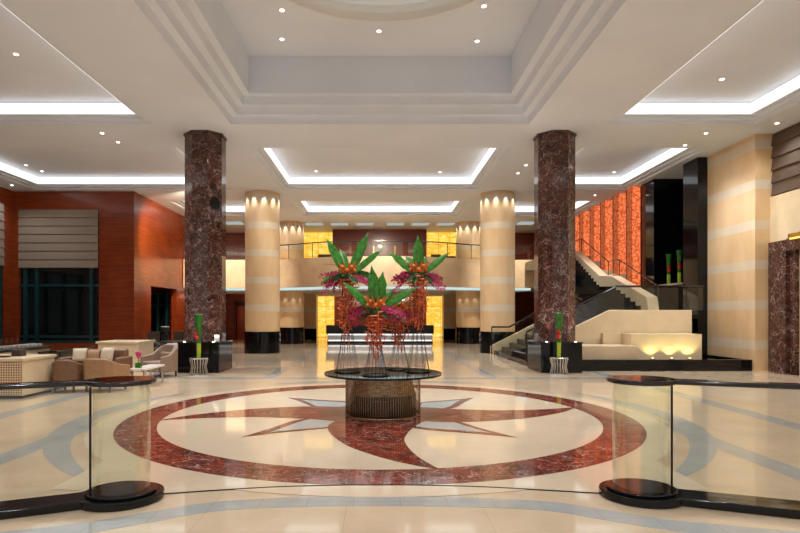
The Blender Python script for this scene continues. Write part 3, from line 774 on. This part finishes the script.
# ------------------------------------------------------------------ flowers
def leaf_mesh(mb, base, direction, L, W, droop=.25, fold=.12, n=9, face=(0,0,1)):
    d=Vector(direction).normalized(); side=d.cross(Vector(face))
    if side.length<.05: side=Vector((1,0,0))
    side.normalize(); up=side.cross(d).normalized(); p0=Vector(base); vs=[]; fs=[]
    for i in range(n+1):
        t=i/n; p=p0+d*L*t+Vector((0,0,-1))*droop*L*t*t
        w=W*(math.sin(PI*min(1,t*.93+.05))**.75)*(1 if t<.75 else (1-t)/.25*.75+.25)
        if i==n: w=.004
        wob=1+.06*math.sin(i*2.3)
        vs += [p-side*w*wob+up*fold*w*2, p, p+side*w*wob+up*fold*w*2]
    for i in range(n):
        a=3*i; fs += [(a,a+1,a+4,a+3),(a+1,a+2,a+5,a+4)]
    o=len(mb.v)
    mb.add(vs,fs); return mb
def bract(mb, p, d, L, w):
    d=Vector(d).normalized(); s=d.cross(Vector((0,0,1))); s.normalize(); u=s.cross(d)
    p=Vector(p); m=p+d*L*.4
    mb.add([p,m+s*w,m+u*w,m-s*w,m-u*w,p+d*L+u*.012],[(0,1,2),(0,2,3),(0,3,4),(0,4,1),(5,2,1),(5,3,2),(5,4,3),(5,1,4)])
def heliconia(parent, base, length, rnd):
    mb=MB(); x,y,z=base; n=max(5,int(length/.052)); ph=rnd.uniform(0,PI); pts=[]
    for i in range(n):
        q=i/n; zz=z-length*q; xx=x+.018*math.sin(i*1.1+ph); yy=y+.018*math.cos(i*.9+ph); pts.append((xx,yy,zz))
        a=ph+(i%2)*PI+rnd.uniform(-.35,.35)+i*.12
        s=1.0-.45*q
        bract(mb,(xx,yy,zz),(math.cos(a),math.sin(a),-.35+.5*rnd.random()),.105*s,.019*s)
    mb.tube(pts+[(pts[-1][0],pts[-1][1],z-length-.03)],.006,5)
    return mb.build('hanging_heliconia',M['heli'],parent,smooth=20)
def orchid(parent, base, d, L, rnd, m):
    mb=MB(); p=Vector(base); d=Vector(d).normalized(); pts=[]; n=11
    for i in range(n+1):
        t=i/n; q=p+d*L*t+Vector((0,0,-1))*.32*L*t*t; pts.append(q)
        if t>.22:
            for rep in range(3):
                c=q+Vector((rnd.uniform(-.04,.04),rnd.uniform(-.04,.04),rnd.uniform(-.035,.035)))
                ax=Vector((rnd.uniform(-.6,.6),-1,rnd.uniform(-.4,.5))).normalized(); s=ax.cross(Vector((0,0,1))).normalized(); u=s.cross(ax)
                R_=.030*(1.15-.5*t); ph=rnd.uniform(0,1)
                for k in range(5):
                    a=2*PI*k/5+ph; e=s*math.cos(a)+u*math.sin(a); f_=s*math.cos(a+PI/2)+u*math.sin(a+PI/2)
                    mb.add([c,c+e*R_*.6+f_*R_*.36,c+e*R_+ax*.008,c+e*R_*.6-f_*R_*.36],[(0,1,2,3)])
    mb.tube(pts,.004,5)
    return mb.build('orchid_spray',m,parent,smooth=20)
def arrangement(lab, X, Y, cz, leaves, spread, hang, seed, base_r=.2, nh=17, sprays=12):
    rnd=random.Random(seed)
    t=thing('flower_arrangement',lab,'flower arrangement',(X,Y,.712),'tall flower arrangements on the centre table')
    # wire stand: flares from neck to ring on the table
    mb=MB(); zn=cz-.75 if cz>2.2 else cz-.45
    for k in range(9):
        a=2*PI*k/9+.2; ca,sa=math.cos(a),math.sin(a)
        mb.tube([(X+base_r*ca,Y+base_r*sa,.725),(X+base_r*.62*ca,Y+base_r*.62*sa,.725+(zn-.725)*.45),(X+base_r*.36*ca,Y+base_r*.36*sa,zn),(X+.10*ca,Y+.10*sa,cz-.12)],.0048,5)
    for r,z in ((base_r,.728),(base_r*.36,zn),(.10,cz-.12)):
        mb.tube([(X+r*math.cos(2*PI*k/24),Y+r*math.sin(2*PI*k/24),z) for k in range(25)],.005,5)
    mb.build('wire_stand',M['wire'],t)
    MB().lathe(X,Y,[(base_r+.03,.7125),(base_r+.03,.722)],32).build('base_plate',M['tableglass'],t)
    MB().ball((X,Y,cz-.06),.13,14,8,.8).build('moss_core',M['leaf2'],t)
    for (dx,dy,dz,L,W,dr) in leaves:
        leaf_mesh(MB(),(X+dx*.1,Y+dy*.1,cz-.02),(dx,dy,dz),L*1.06,W*1.0,dr,face=(.25-dx*.3,-1,.35)).build('leaf',M['leaf'],t,solid=.003,smooth=60)
    for k in range(16):
        a=rnd.uniform(0,2*PI)
        leaf_mesh(MB(),(X+.06*math.cos(a),Y+.06*math.sin(a),cz-.05),(math.cos(a),math.sin(a),rnd.uniform(-.3,.5)),rnd.uniform(.2,.34),.045,.5).build('small_leaf',M['leaf2'],t,solid=.002,smooth=60)
    for k in range(sprays):
        a=(0 if k%2 else PI)+rnd.uniform(-.75,.75)
        # mostly to the sides
        d=(math.cos(a)*1.0,math.sin(a)*.7,rnd.uniform(-.45,.3))
        orchid(t,(X+.08*math.cos(a),Y+.08*math.sin(a),cz-.03+rnd.uniform(-.05,.05)),d,spread*rnd.uniform(.75,1.08),rnd,M['pink'] if k%2 else M['magenta'])
    for k in range(5):
        a=-PI/2+(k-2)*.7; r=.13
        MB().ball((X+r*math.cos(a),Y+r*math.sin(a),cz+.05+.06*(k%2)),.036,12,8).build('pincushion_bloom',M['orange'],t)
    for k in range(6):
        a=-PI/2+(k-2.5)*.55
        mb=MB().tube([(X+.07*math.cos(a),Y+.07*math.sin(a),cz),(X+.14*math.cos(a),Y+.14*math.sin(a),cz+.12),(X+.2*math.cos(a),Y+.2*math.sin(a),cz+.19)],.03,8,r2=.006)
        mb.build('red_bract_bloom',M['heli'],t)
    for k in range(nh):
        a=2.4*k+.3; r=.03+.17*(k/nh)
        heliconia(t,(X+r*math.cos(a),Y+r*math.sin(a),cz-.06),hang*(1.0-.55*(k/nh))*rnd.uniform(.9,1.05),rnd)
    for k in range(4):
        mb=MB(); a=rnd.uniform(0,2*PI); mb.tube([(X,Y,cz-.1),(X+.2*math.cos(a),Y+.2*math.sin(a),cz+.15),(X+.42*math.cos(a),Y+.3*math.sin(a),cz+.16)],.005,5,r2=.002); mb.build('twig',M['bark'],t)
    return t
arrangement('tall left flower arrangement with leaves spread in a V',-.56,9.9,2.40,
    [(-.45,-.1,1,.72,.085,.10),(.42,-.1,1,.78,.085,.05),(.85,-.2,.75,.66,.06,.05),(-.2,.3,1,.6,.08,.2),(.9,0,.2,.4,.07,.4),(-.9,.1,.1,.35,.06,.5)],.36,1.15,3)
arrangement('low front flower arrangement with broad upright leaves',-.07,9.35,1.80,
    [(-.08,-.15,1,.70,.10,.03),(.16,-.1,1,.62,.10,.05),(-.8,-.2,.85,.62,.07,.05),(.95,-.2,.62,.66,.065,.02),(.5,.2,1,.45,.08,.2),(-.5,.2,.6,.45,.07,.2),(-.95,0,1.0,.40,.06,.05)],.38,.82,5)
arrangement('tall right flower arrangement with one upright leaf',.66,9.95,2.42,
    [(-.02,-.15,1,.62,.10,.0),(-.8,-.1,.75,.55,.08,.05),(.85,-.1,.7,.55,.06,.0),(-.4,.3,1,.45,.08,.2),(.3,.3,1,.4,.08,.2)],.38,1.05,8)
arrangement('low back flower arrangement of dark pink blooms',.34,10.35,1.75,
    [(-.5,.2,1,.35,.07,.2),(.6,.2,1,.35,.07,.2),(.1,-.3,.9,.3,.06,.4)],.38,.68,11,sprays=13)

# ------------------------------------------------------------------ stools with green vases
def green_vase(X,Y,z0,h,lab,group,foot=.055,top=.12,fside=-1):
    t=thing('green_vase',lab,'vase',(X,Y,z0),group)
    MB().lathe(X,Y,[(foot,z0),(foot*1.02,z0+h*.2),(foot*1.05,z0+h*.33)],20).build('vase_foot',M['vaseb'],t)
    mb=MB(); 
    mb.lathe(X,Y,[(foot*1.05,z0+h*.33),(foot*1.2,z0+h*.6),(top*.85,z0+h*.85),(top,z0+h*.985),(top*.9,z0+h)],20); lwp=mb.build('leaf_wrap',M['vase'],t)
    f=MB()
    for k in range(4):
        leaf_mesh(f,(X+fside*.02,Y-foot*1.3,z0+h*(.42+.05*k)),(fside*(.9 if k%2 else .3),-.5,.6),.13*h,.045*h,.2)
    f.ball((X+fside*.03,Y-foot*1.6,z0+h*.46),.045*h,8,6)
    f.build('red_flower',M['redflower'],lwp,solid=.004,smooth=60)
def wire_stool(X,Y,lab,r=.25,h=.49):
    t=thing('wire_stool',lab,'stool',(X,Y,0),'slatted steel stools')
    mb=MB()
    for k in range(18):
        a=2*PI*k/18; c,s=math.cos(a),math.sin(a)
        mb.tube([(X+r*c,Y+r*s,.015),(X+r*.78*c,Y+r*.78*s,h*.5),(X+r*c,Y+r*s,h-.02)],.011,6)
    mb.build('steel_rods',M['steel'],t)
    for z in (.012,h-.02): MB().tube([(X+r*math.cos(2*PI*k/40),Y+r*math.sin(2*PI*k/40),z) for k in range(41)],.012,6).build('ring',M['steel'],t)
    MB().lathe(X,Y,[(r*.97,h-.03),(r*.97,h)],40).build('seat_plate',M['steel'],t)
wire_stool(-5.08,16.15,'slatted steel stool before the left marble column'); green_vase(-5.08,16.15,.49,1.22,'green leaf vase with red flower before the left marble column','green vases by the columns')
wire_stool(5.08,16.35,'slatted steel stool before the right marble column'); green_vase(5.08,16.35,.49,1.26,'green leaf vase with red flower before the right marble column','green vases by the columns')
green_vase(11.08,22.1,2.852,1.16,'left green vase on the shelf in the black niche','green vases in the niche',.06,.10)
green_vase(11.20,21.55,2.852,1.25,'right green vase on the shelf in the black niche','green vases in the niche',.06,.10)
for s,lab in ((-1,'small white card holder on the left column plinth'),):
    t=thing('card_holder',lab,'card holder',(s*4.78,17.2,.9))
    MB().box(-4.84,-4.70,16.83,16.86,.901,1.10).build('card',M['white'],t)
    MB().box(-4.85,-4.69,16.80,16.89,.901,.925).build('holder_base',M['steel'],t)

# ------------------------------------------------------------------ foreground balustrades
def balustrade(s, cx, cy, slope, lab):
    t=thing('glass_balustrade',lab,'balustrade',(cx,cy,0),'glass balustrades in the foreground')
    d=Vector((s,-slope)).normalized()
    def along(a): return (cx+d.x*a, cy+d.y*a)
    end=3.0; ang=math.atan2(d.y,d.x)
    # base: curb + rounded end
    def outline(r,w,e,k=22):
        pts=[]
        # ellipse end around centre, opened towards +d where straight part leaves
        a0=math.asin(min(1,w/r)); 
        for i in range(k*2+1):
            a=a0+(2*PI-2*a0)*i/(k*2)
            pts.append((r*math.cos(a),r*math.sin(a)*.92))
        pts += [(e,-w),(e,w)]
        out=[(cx+p[0]*d.x-p[1]*d.y, cy+p[0]*d.y+p[1]*d.x) for p in pts]
        return out
    def ccw(p):
        A=sum(p[i][0]*p[(i+1)%len(p)][1]-p[(i+1)%len(p)][0]*p[i][1] for i in range(len(p)))
        return p if A>0 else p[::-1]
    sb=MB().prism(ccw(outline(.37,.17,end)),0,.075).build('stone_base',M['black'],t,bevel=.012,seg=3)
    MB().prism(ccw([(cx+.31*math.cos(2*PI*k/48),cy+.28*math.sin(2*PI*k/48)) for k in range(48)]),.075,.10).build('oval_base_plate',M['black'],sb,bevel=.008)
    MB().prism(ccw(outline(.305,.075,end)),1.065,1.11).build('handrail',M['rail'],t,bevel=.016,seg=3)
    r=.25
    # curved end glass: C shape tube
    n=56; vs=[]; fs=[]
    for k in range(n):
        a=2*PI*k/n
        for rr in (r,r-.012):
            for z in (.10,1.065): vs.append((cx+rr*math.cos(a),cy+rr*math.sin(a)*.95,z))
    for k in range(n):
        b=4*k; c=4*((k+1)%n); fs += [(b,c,c+1,b+1),(b+2,b+3,c+3,c+2)]
    MB().add(vs,fs).build('curved_glass',M['glassg'],t,smooth=60)
    # gasket line
    q=along(r+.006); MB().box(q[0]-.007,q[0]+.007,q[1]-.007,q[1]+.007,.09,1.066).build('gasket',M['wire'],t)
    a=r+.02
    for L in (1.02,1.02,.64):
        p0,p1=along(a),along(a+L)
        ribbon([p0,p1],.012,.075,1.066).build('glass_panel',M['glass'],t)
        a+=L+.012
balustrade(-1,-2.37,5.28,.46,'left foreground glass balustrade with dark rail and rounded end')
balustrade(1,2.43,5.36,.40,'right foreground glass balustrade with dark rail and rounded end')

# ------------------------------------------------------------------ lounge on the left
t=thing('service_counter','beige counter with lattice front at the left edge','counter',(-8,12.2,0))
MB().box(-9.6,-7.2,11.62,12.75,.06,.76).build('counter_body',M['cream'],t,bevel=.01)
MB().box(-9.6,-7.22,11.60,11.62,.08,.74).build('lattice_front',M['lattice'],t)
MB().box(-9.62,-7.17,11.57,12.78,.76,.82).build('counter_top',M['cream'],t,bevel=.01)
MB().box(-9.55,-7.25,11.66,12.7,0,.06).build('plinth',M['blackmatte'],t)
tag(MB().box(-7.75,-7.55,12.1,12.3,.821,.96).build('napkin_box',M['darkbrown'],bevel=.008),'small dark box on the beige counter','box')
tag(MB().box(-8.05,-7.65,11.75,11.95,.821,.85).build('dark_tray',M['blackmatte'],bevel=.005),'small dark tray on the lattice counter','tray')
t=thing('buffet_counter','long counter with pale side and black top behind the lattice counter','counter',(-9.2,14,0))
MB().box(-10.2,-8.7,12.85,15.2,.05,.82).build('counter_body',M['cream'],t,bevel=.01)
MB().box(-10.25,-8.65,12.8,15.25,.82,.88).build('counter_top',M['blackmatte'],t,bevel=.01)
k=0
for i in range(12):
    for j in range(2):
        yy=13.0+i*.18; xx=-8.85-j*.16
        pos_=['front','back'][j]
        if i==0 and j==0:
            proto=thing('cup','white cup on the black buffet top','cup',(xx,yy,.881),'white cups on the buffet')
            MB().lathe(xx,yy,[(.028,.881),(.045,.93),(.05,.95)],14).build('bowl',M['white'],proto)
            MB().tube([(xx+.04,yy,.935),(xx+.075,yy,.925),(xx+.04,yy,.90)],.006,5).build('handle',M['white'],proto)
        else:
            c=proto.copy(); C.objects.link(c); c.location=(xx,yy,.881)
            for ch in list(proto.children):
                q=ch.copy(); C.objects.link(q); q.parent=c
for i in range(9):
    xx,yy=-9.35,13.1+i*.22
    o=MB().lathe(0,0,[(.035,0),(.006,.008),(.006,.09),(.035,.12),(.042,.17),(.03,.22)],14) if i==0 else None
    if i==0: g0=o.build('wine_glass',M['glass']); g0.location=(xx,yy,.881); tag(g0,'stemmed glass in the row behind the cups','glass','stemmed glasses on the buffet')
    else:
        g=g0.copy(); C.objects.link(g); g.location=(xx,yy,.881)
t=thing('low_partition','low dark partition rail behind the brown sofa','rail',(-8.4,15.5,0))
MB().box(-8.44,-8.36,14.2,16.9,.72,.78).build('top_rail',M['rail'],t,bevel=.01)
mb=MB()
for yy in (14.3,15.1,16.0,16.8): mb.box(-8.42,-8.38,yy-.02,yy+.02,0,.72)
mb.build('post',M['darkmetal'],t)
MB().box(-8.405,-8.395,14.3,16.8,.08,.71).build('screen',M['seg'],t)
t=thing('sideboard','cream stone sideboard by the red wood wall','sideboard',(-7.8,17.6,0))
MB().box(-8.35,-7.15,17.05,18.2,0,.84).build('body',M['cream'],t,bevel=.01)
MB().box(-8.4,-7.1,17.0,18.25,.84,.90).build('top',M['cream'],t,bevel=.01)
def armchair(X,Y,ang,m,lab,w=.74,hb=.80,cushion=True,group='lounge armchairs'):
    t=thing('armchair',lab,'armchair',(X,Y,0),group)
    def B(mb,name,mm,bev=.05,par=None): return mb.move(X,Y).rot(ang,(X,Y)).build(name,mm,par or t,bevel=bev,seg=3)
    # local: faces +Y
    prof=[]; n=14; hw=w/2
    mb=MB(); vs=[]; fs=[]
    path=[(-hw,.34),(-hw,.0),(-hw+.05,-.26),(-hw+.17,-.36),(0,-.38),(hw-.17,-.36),(hw-.05,-.26),(hw,0),(hw,.34)]
    hs=[.56,.60,hb*.92,hb,hb,hb,hb*.92,.60,.56]; th=.11
    for (px,py),hh in zip(path,hs):
        l=math.hypot(px,py); ix,iy=px*(1-th/ max(l,.2)),py*(1-th/max(l,.2))
        vs += [(px,py,.14),(px*1.02,py*1.04,hh),(ix,iy,hh),(ix,iy,.14)]
    m_=len(path)
    for i in range(m_-1):
        for k in range(4): k2=(k+1)%4; fs.append((4*i+k,4*i+k2,4*(i+1)+k2,4*(i+1)+k))
    fs += [(3,2,1,0),(4*m_-4,4*m_-3,4*m_-2,4*m_-1)]
    B(mb.add(vs,fs),'backrest',m,.025)
    st_=B(MB().box(-hw+.09,hw-.09,-.28,.36,.14,.42),'seat',m,.04)
    if cushion: B(MB().box(-.22,.22,-.26,-.14,.43,.66),'lumbar_cushion',m,.05,st_)
    for a,b in ((-hw+.08,.28),(hw-.08,.28),(-hw+.12,-.26),(hw-.12,-.26)):
        B(MB().lathe(a,b,[(.02,0),(.028,.15)],10),'leg',M['blackmatte'],0)
armchair(-6.86,12.75,0.08,M['brown'],'dark brown leather armchair seen from behind, left of the tan one',.62,.72,False)
armchair(-6.13,12.85,-.12,M['tan'],'tan leather armchair seen from behind',.78,.74,False)
armchair(-6.05,15.9,2.6,M['taupe'],'taupe armchair facing the viewer beside the black plinth',.84,.86)
t=thing('sofa','low brown sofa with pale cushions facing the armchairs','sofa',(-7.4,15.1,0))
MB().box(-8.1,-6.7,15.2,15.4,.12,.78).build('backrest',M['brown'],t,bevel=.05,seg=3)
MB().box(-8.1,-6.7,14.6,15.25,.12,.42).build('seat',M['brown'],t,bevel=.05,seg=3)
for a,b in ((-8.2,-8.06),(-6.74,-6.6)): MB().box(a,b,14.6,15.4,.10,.60).build('armrest',M['brown'],t,bevel=.04,seg=3)
for a in (-8.1,-6.7):
    for b in (14.68,15.32): MB().box(a-.03,a+.03,b-.03,b+.03,0,.12).build('leg',M['blackmatte'],t)
def pillow(X,Y,z,lab,m,s=.34,tilt=.2):
    n=8; vs=[]; fs=[]
    for sd in (-1,1):
        for i in range(n+1):
            for j in range(n+1):
                u,v=2*i/n-1,2*j/n-1; th=.075*max(0,(1-u**4)*(1-v**4))**.5
                k=1-.06*(1-abs(u))*(abs(v)>.99)-.06*(1-abs(v))*(abs(u)>.99)
                vs.append((u*s/2*k,sd*th,v*s/2*k+s/2))
    q=(n+1)**2
    for i in range(n):
        for j in range(n):
            a=i*(n+1)+j; fs += [(a,a+n+1,a+n+2,a+1),(q+a,q+a+1,q+a+n+2,q+a+n+1)]
    mb=MB().add(vs,fs)
    mb.v=[(x,y*1+(zz)*.25,zz) for x,y,zz in mb.v]; mb.rot(tilt).move(X,Y,z)
    tag(mb.build('throw_cushion',m,smooth=70),lab,'cushion','cushions on the brown sofa')
pillow(-7.84,15.0,.46,'pale cushion at the left on the brown sofa',M['pillow'],.36,.15)
pillow(-7.49,14.98,.44,'brown cushion between the two pale cushions',M['tan'],.34,-.1)
pillow(-7.14,15.0,.46,'pale cushion at the right on the brown sofa',M['pillow'],.38,-.2)
t=thing('side_table','low dark side table beside the beige counter','table',(-7.45,13.2,0))
MB().box(-7.62,-7.28,12.95,13.5,.57,.62).build('tabletop',M['blackmatte'],t,bevel=.01)
MB().box(-7.57,-7.33,13.05,13.4,0,.57).build('pedestal',M['blackmatte'],t)
t=thing('coffee_table','white coffee table between the tan and taupe armchairs','table',(-5.75,13.7,0))
MB().box(-5.80,-5.42,13.35,14.5,.40,.45).build('tabletop',M['white'],t,bevel=.01)
for a in (-5.76,-5.46):
    for b in (13.4,14.45): MB().box(a-.02,a+.02,b-.02,b+.02,0,.40).build('leg',M['steel'],t)
t=thing('orchid_pot','pink flower in a small green glass cube on the white table','plant',(-5.66,13.5,.45))
MB().box(-5.72,-5.60,13.44,13.56,.451,.57).build('glass_cube',M['vase'],t,bevel=.01)
mb=MB(); mb.tube([(-5.66,13.5,.57),(-5.66,13.5,.66)],.008,6); mb.build('stem',M['leaf2'],t)
f=MB(); f.ball((-5.66,13.5,.76),.05,12,8,1.7)
for k in range(5): leaf_mesh(f,(-5.66,13.5,.66),(math.cos(k*1.26)*.5,math.sin(k*1.26)*.5,1),.2,.05,.0)
f.build('pink_bloom',M['pink'],t,solid=.003,smooth=60)
# dining corner further back
def barrel_chair(X,Y,lab,h=.72,r=.33):
    t=thing('barrel_chair',lab,'chair',(X,Y,0),'white barrel chairs')
    MB().lathe(X,Y,[(r*.8,.40),(r,.44),(r,.50),(r*.9,.53)],28).build('seat',M['white'],t)
    mb=MB(); n=16; vs=[]; fs=[]
    for k in range(n+1):
        a=-.3+ (PI+.6)*k/n
        for rr in (r,r-.05):
            for z in (.5,h): vs.append((X+rr*math.cos(a),Y-rr*math.sin(a) if False else Y+rr*math.sin(a),z))
    for k in range(n): b=4*k; c=b+4; fs += [(b,c,c+1,b+1),(b+2,b+3,c+3,c+2),(b+1,c+1,c+3,b+3),(b,b+2,c+2,c)]
    fs += [(0,1,3,2),(4*n,4*n+2,4*n+3,4*n+1)]
    mb.add(vs,fs).build('backrest',M['white'],t)
    mb=MB()
    for k in range(14):
        a=2*PI*k/14; mb.tube([(X+r*.85*math.cos(a),Y+r*.85*math.sin(a),.01),(X+r*.85*math.cos(a),Y+r*.85*math.sin(a),.41)],.012,6)
    mb.build('slats',M['steel'],t)
barrel_chair(-6.45,18.1,'white barrel chair with steel slats next to the left black plinth')
barrel_chair(-6.9,19.6,'white barrel chair further back beside the left marble column')
t=thing('dining_table','small dark dining table behind the taupe armchair','table',(-7.3,20.6,0))
MB().lathe(-7.3,20.6,[(.5,.72),(.52,.74),(.5,.76)],32).build('tabletop',M['blackmatte'],t)
MB().lathe(-7.3,20.6,[(.25,0),(.05,.05),(.04,.72)],20).build('pedestal',M['blackmatte'],t)
def planter(X,Y,lab,h=.6,w=1.0,sd=1):
    rnd=random.Random(sd); t=thing('planter',lab,'planter',(X,Y,0),'dark planters by the dining corner')
    MB().box(X-w/2,X+w/2,Y-.2,Y+.2,0,h).build('trough',M['seg'],t,bevel=.01)
    f=MB()
    for k in range(70):
        a=rnd.uniform(0,2*PI); leaf_mesh(f,(X+rnd.uniform(-w/2+.1,w/2-.1),Y+rnd.uniform(-.12,.12),h),(math.cos(a),math.sin(a),rnd.uniform(.2,1.6)),rnd.uniform(.12,.28),.035,.3,n=4)
    f.build('foliage',M['seg'],t,smooth=60)
planter(-7.6,18.9,'dark leafy planter right of the cream sideboard',.62,1.1,2)
planter(-8.6,20.8,'dark leafy planter along the red wood wall',.70,1.2,4)
t=thing('table_lamp','black lamp with a pale top near the side doorway','lamp',(-8.3,22.0,0))
MB().lathe(-8.2,22.0,[(.10,.94),(.02,.96),(.02,1.02),(.16,1.03),(.16,1.22)],24).build('lamp_body',M['blackmatte'],t)
MB().lathe(-8.2,22.0,[(.155,1.221),(.155,1.25)],24).build('lamp_top',M['white'],t)
MB().lathe(-8.2,22.0,[(.14,0),(.14,.94)],20).build('stand',M['blackmatte'],t)
def dchair(X,Y,lab):
    t=thing('dining_chair',lab,'chair',(X,Y,0),'dark dining chairs')
    MB().box(X-.24,X+.24,Y-.24,Y+.24,.42,.50).build('seat',M['darkbrown'],t,bevel=.02)
    MB().box(X-.24,X+.24,Y+.20,Y+.26,.50,1.0).build('backrest',M['darkbrown'],t,bevel=.02)
    for a in (-.2,.2):
        for b in (-.2,.2): MB().box(X+a-.02,X+a+.02,Y+b-.02,Y+b+.02,0,.42).build('leg',M['blackmatte'],t)
dchair(-9.2,23.2,'dark dining chair in front of the red wood corner'); dchair(-8.3,23.6,'dark dining chair nearest the side doorway')

# added spots without fixtures, brightening walls, flowers, balcony, columns and back floor
light('SPOT',(-8.2,24.5,H-.2),1500,(1,.8,.58),aim=(-10.76,29.5,4.2),spot=80,size=.1)
light('SPOT',(8.6,15.2,H-.2),160,(1,.88,.70),aim=(11.4,18.2,3.4),spot=85,size=.1)
light('SPOT',(7.5,13.6,H-.2),60,(1,.88,.70),aim=(11.65,15.2,3.4),spot=85,size=.1)
light('SPOT',(0,6.9,8.6),500,(1,.95,.88),aim=(0,9.6,1.6),spot=50,size=.15)
for xx in (-8,0,8): light('SPOT',(xx,28.5,H-.1),950,(1,.88,.72),aim=(xx,32.0,3.9),spot=90,size=.1)
for xx in (-8,-2,2): light('SPOT',(xx,37.5,3.0),160,(1,.85,.65),aim=(xx,41.0,1.0),spot=110,size=.1)

for xx in (-5.24,5.24):
    light('SPOT',(xx*.72,21.8,H-.1),260,(1,.90,.76),aim=(xx,25.2,3.6),spot=60,size=.1)
for xx in (-3.4,0,3.4): light('SPOT',(xx,30.2,H-.1),380,(1,.92,.8),aim=(xx,30.3,0),spot=95,size=.1)
for xx in (-2.5,2.5,0): light('SPOT',(xx,40.5,3.0),60,(1,.8,.55),aim=(xx,43.4,1.4),spot=110,size=.1)
# soft world fill, added through the open side behind the viewer
w=bpy.data.worlds.new('world'); bpy.context.scene.world=w; w.use_nodes=True
bg=w.node_tree.nodes['Background']; bg.inputs[0].default_value=(.93,.96,1,1); bg.inputs[1].default_value=.55

# ------------------------------------------------------------------ camera
cam=bpy.data.cameras.new('camera'); co=bpy.data.objects.new('camera',cam); C.objects.link(co)
co.location=(0,0,1.7); co.rotation_euler=(PI/2,0,0)
cam.sensor_width=36; cam.lens=36*576/800; cam.shift_x=20/800; cam.shift_y=48/800; cam.clip_end=200
sc=bpy.context.scene; sc.camera=co
sc.view_settings.view_transform='Standard'; sc.view_settings.look='None'; sc.view_settings.gamma=1; sc.view_settings.exposure=0.13
sc.cycles.use_denoising=True; sc.cycles.max_bounces=8; sc.cycles.diffuse_bounces=4; sc.cycles.glossy_bounces=4
sc.cycles.transparent_max_bounces=16; sc.cycles.sample_clamp_indirect=4; sc.cycles.caustics_reflective=False; sc.cycles.caustics_refractive=False
